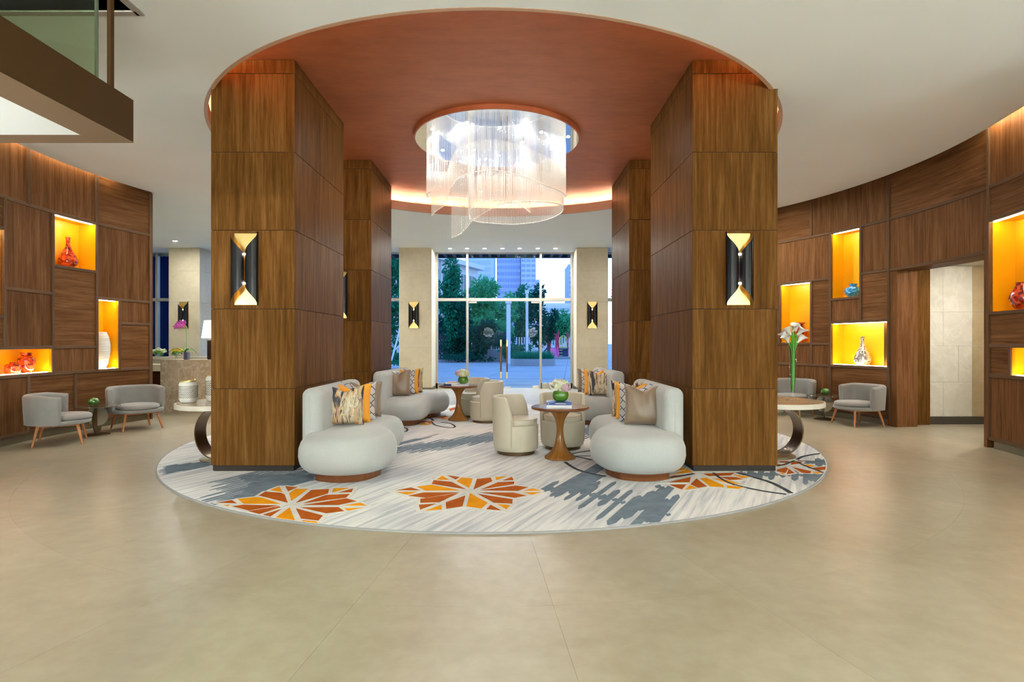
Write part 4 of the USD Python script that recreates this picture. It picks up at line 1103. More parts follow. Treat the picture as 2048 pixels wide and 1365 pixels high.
def petals_ball(c, r, n, size, squash=1.0, seed=0, up=-.35):
    g_ = np.random.default_rng(seed)
    quad = np.array([(0, 0, 0), (.5, -.35, .12), (1, 0, .2), (.5, .35, .12)])
    mats = []
    while len(mats) < n * 4:
        d = g_.normal(size=3); d /= np.linalg.norm(d)
        if d[2] < up: continue
        p = np.array(c) + d * r * np.array([1, 1, squash]) * g_.uniform(.86, 1.06)
        z = d + g_.normal(size=3) * .25; z /= np.linalg.norm(z)
        x = np.cross(z, [.3, .5, .8]); x /= np.linalg.norm(x); y = np.cross(z, x)
        a0 = g_.uniform(0, 6)
        for k in range(4):
            a = a0 + k * PI / 2
            xx = x * math.cos(a) + y * math.sin(a); yy = np.cross(z, xx)
            m = np.eye(4); m[:3, 0] = xx * size; m[:3, 1] = yy * size; m[:3, 2] = z * size; m[:3, 3] = p
            mats.append(m)
    return instances_mesh(quad, [(0, 1, 2, 3)], np.array(mats))
def flower_bowl(loc, seed, lab, pink_side):
    t = thing('flower_bowl', lab, 'flower arrangement', loc)
    bowl = lathe([(0, 0), (.045, 0), (.07, .012), (.09, .04), (.097, .07), (.092, .10), (.078, .125), (.072, .125), (.085, .10), (.0895, .07), (.083, .042), (.065, .018), (0, .01)], 40)
    obj('glass_bowl', bowl, GREEN_WATER, t, smooth=50)
    obj('water_leaf', lathe([(0, .012), (.06, .02), (.08, .05), (.083, .075), (.07, .10), (0, .105)], 32), LEAF, t, smooth=50)
    obj('hydrangea_core', mv(trimesh.creation.icosphere(3, .082), 0, 0, .175, s=(1.2, 1.2, .8)), CREAMF, t, smooth=True)
    obj('cream_florets', petals_ball((0, 0, .172), .112, 210, .022, .74, seed), CREAMF, t, smooth=False, kind='stuff')
    obj('white_florets', petals_ball((-.02, 0, .176), .113, 110, .021, .74, seed + 1), WHITEF, t, smooth=False, kind='stuff')
    obj('pink_florets', petals_ball(pink_side, .062, 70, .019, .8, seed + 2, -.8), PINKF, t, smooth=False, kind='stuff')
    return t
flower_bowl((.575, 6.735, zt_ + .066), 1, 'green glass bowl of cream and lilac hydrangeas on the blue book', (.05, -.07, .16))
flower_bowl((-.87, 10.10, zt_ + .026), 5, 'green glass bowl of white hydrangeas with a pink edge on the rear pedestal table', (-.075, -.02, .185))

# ================================================================== GREY ARMCHAIRS AND SIDE TABLES BY THE PANELLED WALLS
def armchair(loc, rot, label):
    """faces +y at rot 0"""
    t = thing('low_armchair', label, 'armchair', loc, rot, 'grey low armchairs')
    sx = 1.06
    pan = lathe([(0, .272), (.33, .272), (.352, .28), (.36, .30), (.355, .325), (0, .33)], 48)
    obj('seat_pan', mv(pan, 0, 0.02, 0, s=(sx, .95, 1)), GREYCLOTH, t, smooth=40)
    cu = lathe([(0, .325), (.29, .325), (.315, .335), (.325, .36), (.318, .385), (.29, .402), (.2, .412), (0, .416)], 48)
    obj('seat_cushion', mv(cu, 0, .055, 0, s=(.93, .98, 1)), GREYCLOTH, t, smooth=50)
    sh = arc_shell(100, .292, .378, .285, .69, .02, 56, lambda d: 0 if d < 60 else .035 * min(1, (d - 60) / 40), 6)
    obj('backrest', mv(sh, 0, .0, 0, s=(sx, 1, 1)), GREYCLOTH, t, smooth=50)
    for x_, y_ in ((-.22, .22), (.22, .22), (-.22, -.20), (.22, -.20)):
        top = np.array([x_, y_, .275]); bot = np.array([x_ * 1.28, y_ * 1.28, 0.0])
        m = tube([bot, bot * .5 + top * .5, top], [.013, .017, .021], 12)
        uv = np.stack([np.arctan2(m.vertices[:, 1], m.vertices[:, 0]) * .05, m.vertices[:, 2]], 1)
        obj('leg', m, WOOD_LEG, t, smooth=True, uv=uv)
    m, uv = explode_uv(join([bx(-.23, .23, .205, .235, .252, .274), bx(-.23, .23, -.215, -.185, .252, .274), bx(-.235, -.205, -.2, .22, .252, .274), bx(.205, .235, -.2, .22, .252, .274)]), 'x')
    obj('seat_frame', m, WOOD_LEG, t, smooth=False, uv=uv)
    return t
ac0 = armchair((-6.30, 7.90, 0), -58, 'grey low armchair nearest the viewer by the left panelled wall')
dup(ac0, (-6.10, 9.22, 0), -128, 'grey low armchair by the left wall end, near reception')
dup(ac0, (5.85, 9.60, 0), 97, 'grey low armchair facing left beside the right doorway')
dup(ac0, (5.42, 10.98, 0), 128, 'grey low armchair behind the calla lilies by the right wall')

def side_table(loc, rot, label):
    t = thing('side_table', label, 'side table', loc, rot, 'smoked glass side tables')
    obj('base', lathe([(0, 0), (.165, 0), (.17, .006), (.165, .013), (0, .014)], 40), BRONZE_DARK, t, smooth=40)
    obj('table_top', lathe([(0, .428), (.29, .428), (.295, .434), (.29, .44), (0, .44)], 56), SMOKE, t, smooth=40)
    def plate(r1, r2, cz, cut=None):
        p = shapely.affinity.scale(Point(0, cz).buffer(1.0, 32), r1, r2)
        p = p.intersection(sbox(-1, .014, 1, .427))
        m = extr(p, -.006, .006)
        return mv(m, 0, 0, 0, rx=90)
    obj('round_plate', plate(.15, .15, .285), SILVERPLATE, t, smooth=40)
    obj('oval_plate', mv(plate(.085, .21, .215), rz=75), BRONZE_DARK, t, smooth=40)
    return t
import shapely.affinity
st0 = side_table((-6.27, 8.58, 0), 10, 'smoked glass side table between the two left armchairs')
dup(st0, (5.66, 10.29, 0), -12, 'smoked glass side table between the two right armchairs')

def succulent_bowl(loc, seed, lab):
    t = thing('succulent_bowl', lab, 'plant bowl', loc)
    obj('glass_bowl', lathe([(0, 0), (.035, 0), (.062, .02), (.075, .055), (.070, .09), (.055, .11), (.052, .11), (.066, .09), (.0705, .055), (.058, .023), (0, .006)], 32), CLEAR, t, smooth=50)
    obj('moss', lathe([(0, .008), (.05, .022), (.066, .055), (.05, .075), (0, .08)], 24), LEAF, t, smooth=50)
    obj('succulent_leaves', petals_ball((0, 0, .075), .052, 60, .026, .7, seed, -.2), STEM, t, smooth=False, kind='stuff')
    obj('flower_heads', petals_ball((.01, -.01, .085), .046, 34, .02, .6, seed + 1, .1), CREAMF, t, smooth=False, kind='stuff')
    return t
succulent_bowl((-6.30, 8.55, .4405), 21, 'small glass bowl of succulents on the left side table')
succulent_bowl((5.66, 10.26, .4405), 31, 'small glass bowl of succulents on the right side table')

# ================================================================== CONSOLES BESIDE THE FRONT COLUMNS
def console(cx, cy, side, label):
    """half-moon console; side = +1 on the right of its column"""
    t = thing('console_table', label, 'console table', (cx, cy, .014))
    edge = (COLS['fr'][1] + .006 - cx) if side > 0 else (COLS['fl'][0] - .006 - cx)
    p = Point(0, 0).buffer(.55 if side > 0 else .51, 48).intersection(sbox(edge, -2, 2, 2) if side > 0 else sbox(-2, -2, edge, 2))
    obj('stone_edge', extr(p, .625, .678), MARBLE_EDGE, t, smooth=40)
    obj('stone_top', extr(p.buffer(-.02), .677, .681), MARBLE_TOP, t, smooth=40)
    a = np.linspace(0, 2 * PI, 65)[:-1]
    ro, ri, zc = .300, .286, .318
    sh_x = 0.0 if side > 0 else -.045
    V = []
    for q in a:
        for r, y in ((ro, -.12), (ro, .12), (ri, .12), (ri, -.12)):
            V.append((sh_x + r * math.cos(q) * (1 if side > 0 else .8), y, zc + r * math.sin(q)))
    Fc = []
    for i in range(64):
        i2 = (i + 1) % 64
        for j in range(4):
            Fc.append((i * 4 + j, i * 4 + (j + 1) % 4, i2 * 4 + (j + 1) % 4, i2 * 4 + j))
    m = tm(V, Fc); m.fix_normals()
    obj('ring_leg', m, BRONZE_DARK, t, smooth=40)
    obj('foot', mv(lathe([(0, 0), (.235, 0), (.24, .008), (.235, .018), (0, .02)], 48), sh_x, 0, 0, s=(1 if side > 0 else .85, 1, 1)), BRONZE, t, smooth=40)
    return t
console(3.20, 6.92, 1, 'half-moon console with a bronze ring leg, right of the front right column')
console(-3.43, 6.75, -1, 'half-moon console with a bronze ring leg behind the front left column')

def lantern(loc, r, h, label):
    t = thing('ceramic_lantern', label, 'lantern', loc)
    n, rows = 30, 14
    obj('shell', lathe([(0, .004), (r * .82, .004), (r * .86, .012), (r * .94, h * .10), (r, h * .2), (r, h * .74), (r * .93, h * .85), (r * .80, h * .90), (r * .78, h * .90), (r * .9, h * .84), (r * .965, h * .74), (r * .965, h * .2), (r * .8, .02), (0, .02)], 40), WHITE_CERAMIC, t, smooth=40)
    ms = []
    hole = bx(-.5, .5, -.5, .5, -.5, .5)
    for i in range(n):
        for j in range(rows):
            a = 2 * PI * (i + .5 * (j % 2)) / n; z = h * (.2 + .54 * (j + .5) / rows)
            ms.append(mv(bx(-r * .055, r * .055, -.002, .0008, -h * .012, h * .012), r * math.sin(a), -r * math.cos(a), z, rz=math.degrees(a)))
    obj('pierced_holes', join(ms), plain('lantern_hole', (0.12, 0.09, 0.055), 0.8) if not UsdShade.Material.Get(stage, '/World/Looks/lantern_hole') else UsdShade.Material.Get(stage, '/World/Looks/lantern_hole'), t, smooth=False, kind='stuff')
    for z in (.012, h * .90):
        obj('brass_band', mv(lathe([(r * .80, 0), (r * .845, 0), (r * .845, .012), (r * .80, .012)], 32), 0, 0, z), BRASS, t, smooth=40)
    obj('handle', tube([(r * .8 * math.cos(q), 0, h * .9 + .02 + .05 * math.sin(q)) for q in np.linspace(0, PI, 14)], .0035, 6), BRASS, t)
    return t
zc_ = .014 + .681
lantern((-3.80, 6.66, zc_), .100, .27, 'smaller white pierced lantern on the left console')
lantern((-3.57, 6.87, zc_), .125, .335, 'taller white pierced lantern on the left console, beside the column')

cv = thing('calla_vase', 'tall clear trumpet vase of white calla lilies on the right console', 'vase of flowers', (3.395, 6.86, zc_))
obj('glass_vase', lathe([(0, 0), (.075, 0), (.08, .004), (.04, .018), (.016, .04), (.022, .055), (.016, .07), (.024, .10), (.036, .3), (.045, .58), (.052, .68), (.047, .68), (.040, .58), (.031, .3), (.02, .10), (0, .09)], 32), CLEAR, cv, smooth=40)
for i in range(7):
    a = i * 2 * PI / 7; r = .016
    h = .70 + .045 * ((i * 3) % 4)
    tip = (.055 * math.cos(a) + .02 * math.sin(i), .055 * math.sin(a), h)
    pts = spline([(r * .3 * math.cos(a), r * .3 * math.sin(a), .12), (r * math.cos(a), r * math.sin(a), .35), (r * 1.2 * math.cos(a), r * 1.2 * math.sin(a), .58), tip], 6, False)
    st_ = obj('stem', tube(pts, .0085, 8), STEM, cv)
    A = np.linspace(0, 2 * PI, 19)[:-1]
    V = []
    prof = [(.010, 0), (.016, .03), (.026, .06), (.040, .085), (.054, .10)]
    for rr, zz in prof:
        for q in A:
            f = 1 + .35 * max(0, math.cos(q)) * (zz / .1) ** 2
            V.append((rr * f * math.cos(q), rr * math.sin(q), zz + .035 * max(0, math.cos(q)) * (zz / .1) ** 2))
    Fc = [(k * 18 + j, k * 18 + (j + 1) % 18, (k + 1) * 18 + (j + 1) % 18, (k + 1) * 18 + j) for k in range(4) for j in range(18)]
    lily = mv(tm(V, Fc), ry=42, rz=math.degrees(a) + 10)
    obj('lily_bloom', mv(lily, *tip), WHITEF, cv, smooth=True)
    obj('spadix', mv(mv(tube([(0, 0, .02), (0, 0, .085)], .005, 6), ry=42, rz=math.degrees(a) + 10), *tip), YELLOWF, cv)

# ================================================================== VASES IN THE NICHES
def bearing(px, R):
    k = (px - 1024) / F
    A_, B_, C_ = k * k + 1, -2 * (k * CX + CY), CX * CX + CY * CY - R * R
    y = (-B_ + math.sqrt(B_ * B_ - 4 * A_ * C_)) / (2 * A_)
    return math.degrees(math.atan2(k * y - CX, y - CY))
def vase(px, z, R, prof, mat, label, n=40, d=.15, rings=0):
    x, y = pol(bearing(px, R + d), R + d)
    t = thing('niche_vase', label, 'vase', (x, y, z))
    sp = spline(prof, 5, False)
    sp[:, 0] = np.maximum(sp[:, 0], .001)
    rim = sp[-1]
    full = [(0, sp[0][1])] + [tuple(q) for q in sp] + [(max(rim[0] - .008, .002), rim[1]), (max(rim[0] - .010, .002), rim[1] - .03), (0, rim[1] - .035)]
    obj('body', lathe(full, n), mat, t, smooth=50)
    if rings:
        for k in range(rings):
            q = (k + .5) / rings * (sp[-1][1] - sp[0][1]) + sp[0][1]
            r = np.interp(q, sp[:, 1], sp[:, 0])
            obj('rib', tube([(r * math.cos(w), r * math.sin(w), q) for w in np.arange(28) * PI / 14], .0045, 6, True), WHITE_CERAMIC, t)
    return t
hw = .024
drop_p = [(.055, 0), (.115, .04), (.145, .12), (.125, .22), (.075, .33), (.040, .42), (.030, .52), (.036, .60)]
vase(136, 2.55 + hw, R_L, [(r * .92, z * .80) for r, z in drop_p], RED_GLAZE, 'red teardrop bottle vase in the top left orange niche')
vase(53, g3 + hw, R_L, [(.05, 0), (.085, .05), (.105, .15), (.10, .21), (.062, .255), (.050, .275), (.080, .295)], RED_GLAZE, 'tall shouldered red vase in the low left niche')
vase(25, g3 + hw, R_L, [(.07, 0), (.09, .03), (.092, .10), (.08, .135), (.04, .148), (.03, .158), (.035, .165)], RED_GLAZE, 'squat red jar left of the taller vase in the low left niche')
vase(201, g3 + hw, R_L, [(.07, 0), (.11, .12), (.14, .32), (.125, .50), (.09, .60), (.08, .62)], WHITE_CERAMIC, 'ribbed white vase in the narrow tall niche on the left wall', rings=20)
vase(1601, h2 + hw, R_R, [(.055, 0), (.08, .05), (.115, .16), (.118, .24), (.075, .31), (.055, .36), (.06, .39), (.09, .405)], RED_GLAZE, 'red shouldered vase in the niche behind the calla lilies')
vase(1706, 2.2 + hw, R_R, [(.06, 0), (.12, .05), (.14, .11), (.12, .17), (.055, .205), (.05, .225), (.075, .245)], BLUE_GLAZE, 'round blue vase in the upper niche on the right wall')
vase(1725, h3 + hw, R_R, [(r * .98, z * .86) for r, z in drop_p], SILVER_GLAZE, 'silver mosaic bottle vase in the wide right niche')
vase(2045, 1.78 + hw, R_R, [(.055, 0), (.10, .05), (.135, .14), (.12, .22), (.075, .30), (.065, .335), (.075, .35)], RED_GLAZE, 'dark red vase in the large niche at the right picture edge')

# ================================================================== RECEPTION
de = thing('reception_desk', 'brown veined marble reception desk beyond the left column', 'desk', (-6.0, 11.6, 0))
obj('front_slab', bx(-.93, 1.5, -.33, -.29, 0, 1.03, .002), MARBLE_DESK, de, smooth=False)
obj('end_slab', bx(-.985, -.931, -.33, .30, 0, 1.03, .002), MARBLE_DESK, de, smooth=False)
obj('counter_top', bx(-.985, 1.5, -.33, .32, 1.03, 1.052, .003), MARBLE_DESK, de, smooth=False)
obj('back_board', bx(-.93, 1.5, .28, .30, 0, 1.03), WOOD_DARK, de, smooth=False)
bc = thing('back_counter', 'low dark drawer counter with a grey stone top behind the reception desk', 'cabinet', (-8.4, 13.95, 0))
obj('carcass', bx(-1.4, 1.4, -.25, .30, 0, .70), WOOD_DARK, bc, smooth=False)
obj('stone_top', bx(-1.42, 1.42, -.29, .32, .70, .86, .004), PILLAR, bc, smooth=False)
for i in range(5):
    for j in range(2):
        m, uv = explode_uv(bx(-1.38 + i * .555, -1.38 + i * .555 + .54, -.268, -.25, .03 + j * .335, .355 + j * .335, .002), 'x')
        obj('drawer_front', m, WOOD_DARK, bc, smooth=False, uv=uv)
lg = thing('stone_ledge', 'beige stone ledge carrying flowers under the reception window', 'ledge', (-9.0, 15.6, 0))
obj('ledge_body', bx(-2.0, 1.6, -.2, .3, 0, .93), PILLAR, lg, smooth=False)
obj('ledge_top', bx(-2.05, 1.65, -.25, .35, .93, 1.0, .004), PILLAR, lg, smooth=False)
la = thing('table_lamp', 'table lamp with a white drum shade on the reception desk', 'lamp', (-6.06, 11.55, 1.052))
obj('base', rounded(-.10, .10, -.10, .10, 0, .40, .02), plain('dark_lamp_base', (0.03, 0.022, 0.018), 0.2, 0.2), la, smooth=40)
obj('stem', cyl(.012, .40, .50, 12), BRASS, la, smooth=40)
sh_ = lathe([(.235, .43), (.185, .79), (.181, .79), (.231, .43)], 48)
obj('shade', sh_, SHADE, la, smooth=40)
obj('bulb', mv(trimesh.creation.icosphere(2, .04), 0, 0, .58), lamp('lamp_bulb', (1, .9, .72), 25.), la, smooth=True)

orc = thing('potted_orchid', 'magenta orchid in a dark pot on the reception desk', 'orchid', (-6.60, 11.45, 1.052))
obj('pot', bx(-.0, .075, -.05, .05, 0, .15, .006), plain('slate_pot', (0.08, 0.075, 0.12), 0.4), orc, smooth=False)
obj('flower_stem', tube(spline([(.02, 0, .14), (.03, 0, .40), (.02, 0, .66), (-.05, -.02, .74), (-.14, -.03, .70)], 6, False), .005, 6), STEM, orc)
for i in range(5):
    a = [-150, -20, 200, 30, 120][i]
    L_ = [.30, .22, .18, .20, .16][i]
    n = 8
    V, Fc = [], []
    for k in range(n + 1):
        q = k / n
        w_ = .035 * math.sin(PI * min(1, q * .9 + .1)) ** .8
        zz = .15 + .10 * math.sin(q * PI * .9) - (.05 * q if i != 2 else .18 * q)
        V += [(L_ * q, -w_, zz), (L_ * q, 0, zz - .012), (L_ * q, w_, zz)]
    for k in range(n):
        for j in range(2):
            Fc.append((k * 3 + j, k * 3 + j + 1, k * 3 + 3 + j + 1, k * 3 + 3 + j))
    obj('leaf', mv(tm(V, Fc), rz=a), LEAF, orc, smooth=True)
for i, p in enumerate([(.0, -.02, .74), (-.06, -.03, .75), (-.12, -.03, .72), (-.16, -.04, .66), (-.03, -.04, .69), (-.09, -.05, .68)]):
    ms = [mv(mv(trimesh.creation.icosphere(1, 1.0), s=(.032, .006, .02), x=.026), ry=k * 72 + 15 * i) for k in range(5)]
    obj('orchid_bloom', mv(join(ms), *p, rz=10 * i - 20), MAGENTA, orc, smooth=True)

def posy(loc, seed, col, lab, w=.16):
    t = thing('flower_posy', lab, 'flowers', loc)
    obj('low_vase', lathe([(0, 0), (.05, 0), (.06, .05), (.055, .09), (.05, .09), (0, .08)], 24), CLEAR, t, smooth=40)
    obj('blossoms', join([petals_ball((dx, dy, .16 + dz), .075, 60, .03, .8, seed + k, -.6) for k, (dx, dy, dz) in enumerate(((0, 0, .02), (-w * .7, 0, -.02), (w * .7, .02, 0)))]), col, t, smooth=False, kind='stuff')
    obj('foliage', petals_ball((0, 0, .10), .12, 30, .05, .6, seed + 9, -.5), LEAF, t, smooth=False, kind='stuff')
    return t
posy((-9.65, 15.5, 1.0), 41, CREAMF, 'pale green flower bunch on the ledge behind reception')
posy((-9.15, 15.5, 1.0), 51, YELLOWF, 'yellow flower bunch on the ledge behind the orchid', .10)

# ================================================================== STAIR LANDING, UPPER LEFT
bd = thing('stair_landing', 'brown stair landing with white soffit projecting overhead at upper left', 'landing', (-3.10, 4.65, 3.04))
obj('side_beam', bx(-.06, 0, -9.5, 0, 0, .345, .003), BROWNPAINT, bd, smooth=False)
obj('end_beam', bx(-5.8, -.061, -.06, 0, 0, .345, .003), BROWNPAINT, bd, smooth=False)
obj('soffit_border', join([bx(-.30, 0.0, -9.5, 0, -.006, -.0005), bx(-5.8, -.301, -.17, 0, -.006, -.0005)]), BROWNLITE, bd, smooth=False)
obj('soffit', bx(-5.8, -.305, -9.5, -.175, -.003, .02), WHITE, bd, smooth=False)
obj('deck', bx(-5.8, -.062, -9.5, -.062, .02, .33), BROWNPAINT, bd, smooth=False)
gl = thing('glass_balustrade', 'green tinted glass screen standing on the stair landing', 'glass screen', (-3.13, 4.65, 3.386))
obj('glass_panel', bx(-.008, .008, -6.5, -.38, 0, 2.4), GREENGLASS, gl, smooth=False)
obj('edge_strip', bx(-.010, .010, -.385, -.365, 0, 2.4, .002), plain('glass_edge', (0.10, 0.12, 0.08), 0.3), gl, smooth=False)
obj('post', bx(-.016, .016, -.245, -.205, 0, 2.4, .003), BROWNPAINT, gl, smooth=False)

# globe pendants of the lobby, behind the viewer
def globe(loc, label, drop=2.05, look='globe_glass', power=36.):
    t = thing('globe_pendant', label, 'pendant lamp', loc, 0, 'globe pendants behind the viewer')
    obj('globe', mv(trimesh.creation.icosphere(3, .32), 0, 0, -drop), lamp(look, (0.93, 1.0, 0.985), power) if not UsdShade.Material.Get(stage, '/World/Looks/' + look) else UsdShade.Material.Get(stage, '/World/Looks/' + look), t, smooth=True)
    obj('cord', cyl(.006, -drop + .31, 0, 8), BLACK, t, smooth=40)
    obj('canopy', cyl(.06, -.03, 0, 24), BRASS, t, smooth=40)
    return t
gp = None
globe((-4.5, 3.2, 3.03), 'globe pendant under the stair landing, left of the viewer', 1.4, 'dim_globe_glass', 17.)
globe((-5.8, 2.0, 3.03), 'globe pendant under the stair landing, far left of the viewer', 1.4, 'dim_globe_glass', 17.)
globe((-5.4, -1.6, 3.03), 'globe pendant under the stair landing, behind the viewer', .95, 'dim_globe_glass', 17.)
for x, y in ((-1.6, -3.4), (1.4, -3.4), (4.6, -1.7), (6.8, .9), (4.2, -4.4), (-1.6, -5.2), (1.4, -5.2), (8.8, -1.2)):
    if gp is None:
        gp = globe((x, y, ZC), 'glowing globe pendant hanging behind the viewer')
    else:
        dup(gp, (x, y, ZC), 0, 'glowing globe pendant hanging behind the viewer')

# ================================================================== OUTSIDE
PAVE = stone_mat('plaza_paving', (0.21, 0.21, 0.22), (0.25, 0.25, 0.26), (0.29, 0.29, 0.30), 0.6, scale=.8)
obj('ground', bx(-150, 150, 17.42, 420, -.32, -.02), PAVE, None, smooth=False, kind='structure', label='pale plaza paving outside the glass doors', cat='ground')
jt = thing('paving_joints', kind='structure', label='dark joints in the plaza paving', cat='ground')
JM = plain('paving_joint', (0.2, 0.2, 0.22), 0.8)
for x in (-1.5, 1.6, 4.7, 7.8):
    obj('joint', mv(bx(-.02, .02, 0, 34, -.0205, -.0165), x, 18, 0, rz=-6), JM, jt, smooth=False)
for y in (22, 27.5, 34, 41):
    obj('joint', bx(-4, 12, y, y + .03, -.0205, -.0165), JM, jt, smooth=False)

def leaf_mat(name, a, b):
    return M(name, {'oi': ('geometry', {}), 'rp': ('rgb_ramp', {'ramp': [(0.0, a), (1.0, b)]}), 'd': ('diffuse_bsdf', {}), 't': ('translucent_bsdf', {}), 'm': ('mix_closure', {'fac': 0.3})},
             [('oi.random_per_island', 'rp.fac'), ('rp.color', 'd.color'), ('rp.color', 't.color'), ('d.BSDF', 'm.closure1'), ('t.BSDF', 'm.closure2')], surface='m.closure')
LF = {'dark': leaf_mat('dark_foliage', (0.010, 0.075, 0.05), (0.035, 0.20, 0.12)), 'mid': leaf_mat('mid_foliage', (0.015, 0.17, 0.09), (0.05, 0.38, 0.19)), 'light': leaf_mat('bamboo_foliage', (0.05, 0.30, 0.13), (0.13, 0.55, 0.25))}
BARK = plain('bark', (0.09, 0.065, 0.045), 0.9)
LEAFQ = np.array([(0, 0, 0), (.5, -.22, .05), (1.0, 0, 0), (.5, .22, .05)])
def foliage(blobs, n, size, seed, droop=.2):
    g_ = np.random.default_rng(seed)
    mats = np.tile(np.eye(4), (n, 1, 1))
    vol = np.array([b[3] * b[4] * b[5] for b in blobs]); w_ = vol ** .7; w_ /= w_.sum()
    which = g_.choice(len(blobs), n, p=w_)
    B = np.array(blobs)[which]
    d = g_.normal(size=(n, 3)); d /= np.linalg.norm(d, axis=1, keepdims=True)
    r = g_.uniform(.25, 1.0, n) ** .5 * (1 + .12 * g_.normal(size=n))
    p = B[:, :3] + d * r[:, None] * B[:, 3:6]
    x = d + g_.normal(size=(n, 3)) * .8; x[:, 2] -= droop; x /= np.linalg.norm(x, axis=1, keepdims=True)
    z = g_.normal(size=(n, 3)); z[:, 2] += .8; y = np.cross(z, x); y /= np.linalg.norm(y, axis=1, keepdims=True); z = np.cross(x, y)
    s = size * g_.uniform(.6, 1.4, n)[:, None]
    mats[:, :3, 0] = x * s; mats[:, :3, 1] = y * s; mats[:, :3, 2] = z * s; mats[:, :3, 3] = p
    return instances_mesh(LEAFQ, [(0, 1, 2, 3)], mats)
def tree(name, cat, label, px, hw_, yt, yb, Y, kind, n, seed, size=.3, trunk=True, group=None):
    c = P(px, yb, Y); top = P(px, yt, Y)[2]; W = hw_ / F * Y
    z0 = max(-.02, c[2])
    t = thing(name, label, cat, (c[0], Y, -.02), 0, group)
    g_ = np.random.default_rng(seed)
    H = top - z0
    blobs = []
    for k in range(9):
        q = (k + .5) / 9
        blobs.append((g_.normal() * W * .42, g_.normal() * W * .35, z0 + .02 + H * (.12 + .78 * q), W * g_.uniform(.35, .62), W * g_.uniform(.35, .6), H * g_.uniform(.10, .17)))
    obj('foliage', foliage(blobs, n, size, seed, .5 if kind == 'light' else .2), LF[kind], t, smooth=False, kind='stuff')
    if trunk:
        obj('trunk', tube([(0, 0, 0), (.1, 0, top * .4), (.0, .1, top * .85)], [.10, .08, .03], 8), BARK, t)
    return t
tree('bamboo_clump', 'bamboo', 'tall leaning bamboo at the left edge of the door view', 902, 24, 507, 718, 41.6, 'mid', 2600, 1, .34)
tree('tree', 'tree', 'dark dense tree behind the fence at the left of the door view', 905, 40, 590, 715, 42, 'dark', 3600, 2, .30)
tree('bamboo_clump', 'bamboo', 'bright feathery bamboo left of the middle mullion, above the dark shrubs', 962, 42, 556, 680, 47, 'light', 4200, 3, .34)
tree('shrub', 'shrub', 'dark shrub below the bright bamboo', 962, 34, 640, 712, 41, 'dark', 2600, 4, .26)
tree('bamboo_clump', 'bamboo', 'bright green bamboo behind the first lilac post', 1006, 30, 588, 700, 52, 'light', 2600, 5, .34)
tree('tree', 'tree', 'mid green tree behind the second lilac post', 1040, 36, 572, 705, 57, 'mid', 3600, 6, .36)
tree('tree', 'tree', 'dark leafy tree at the right mullion of the doors', 1078, 17, 570, 700, 39, 'dark', 1500, 7, .26)
tree('tree', 'tree', 'dark branchy tree beside the right door mullion', 1097, 16, 620, 690, 44, 'dark', 900, 8, .28)
tree('tree', 'tree', 'pale teal tree behind the playground', 1124, 32, 622, 690, 72, 'light', 3000, 9, .40)
tree('shrub', 'shrub', 'low shrub between the two lilac posts', 1032, 26, 690, 716, 40, 'mid', 1500, 10, .2, False)
tree('shrub', 'shrub', 'low dark shrub along the kerb at the left', 930, 52, 706, 724, 40.5, 'dark', 1500, 11, .2, False)
tree('tree', 'tree', 'blue green tree seen in the slit left of the stone pillar', 775, 45, 480, 720, 31, 'mid', 4200, 12, .26)
tree('shrub', 'shrub', 'low hedge in the slit left of the stone pillar', 785, 40, 700, 728, 29, 'mid', 1600, 13, .16, False)
tree('tree', 'tree', 'tree in the slit right of the stone pillar', 1243, 22, 560, 720, 36, 'dark', 1500, 14, .28)
tree('tree', 'tree', 'dense tree filling the gap under the low building', 888, 30, 620, 716, 48, 'dark', 2600, 15, .3)

fe = thing('timber_fence', 'dark upright slat fence at the left of the plaza', 'fence', (-4.2, 43.5, 0))
FEN = plain('dark_fence_slat', (0.03, 0.045, 0.055), 0.8)
for i in range(44):
    obj('slat', bx(-4.2 + i * .19, -4.2 + i * .19 + .15, 0, .04, -.02, 2.1 + .06 * (i % 3)), FEN, fe, smooth=False)
obj('rail', bx(-4.2, 4.2, .04, .10, 1.6, 1.7), FEN, fe, smooth=False)
obj('bench_wall', bx(-4.3, -.1, 42.95, 43.2, .10, .85, .01), PAVE, None, smooth=False, label='low grey wall in front of the dark fence', cat='low wall')
kerb = LineString([(-9, 38.2), (-5, 40.2), (-2, 41.0), (0.6, 41.2)]).buffer(.16)
obj('kerb', extr(kerb, -.02, .16), PAVE, None, smooth=40, label='curved stone kerb along the planting bed', cat='kerb')
bed = Polygon([(-9, 38.3), (-5, 40.3), (-2, 41.1), (.6, 41.3), (.6, 47), (-9, 47)])
obj('planting_bed', extr(bed, -.02, .10), plain('dark_soil', (0.02, 0.03, 0.025), 0.9), None, smooth=False, label='dark planting bed behind the stone kerb', cat='flower bed')
pf = thing('picket_fence', 'pale picket fence behind the planter', 'fence', (1.6, 56, 0))
for i in range(22):
    obj('picket', bx(-1.2 + i * .25, -1.2 + i * .25 + .13, 0, .05, -.02, 1.9), plain('pale_picket', (0.5, 0.5, 0.52), 0.7) if i == 0 else UsdShade.Material.Get(stage, '/World/Looks/pale_picket'), pf, smooth=False)

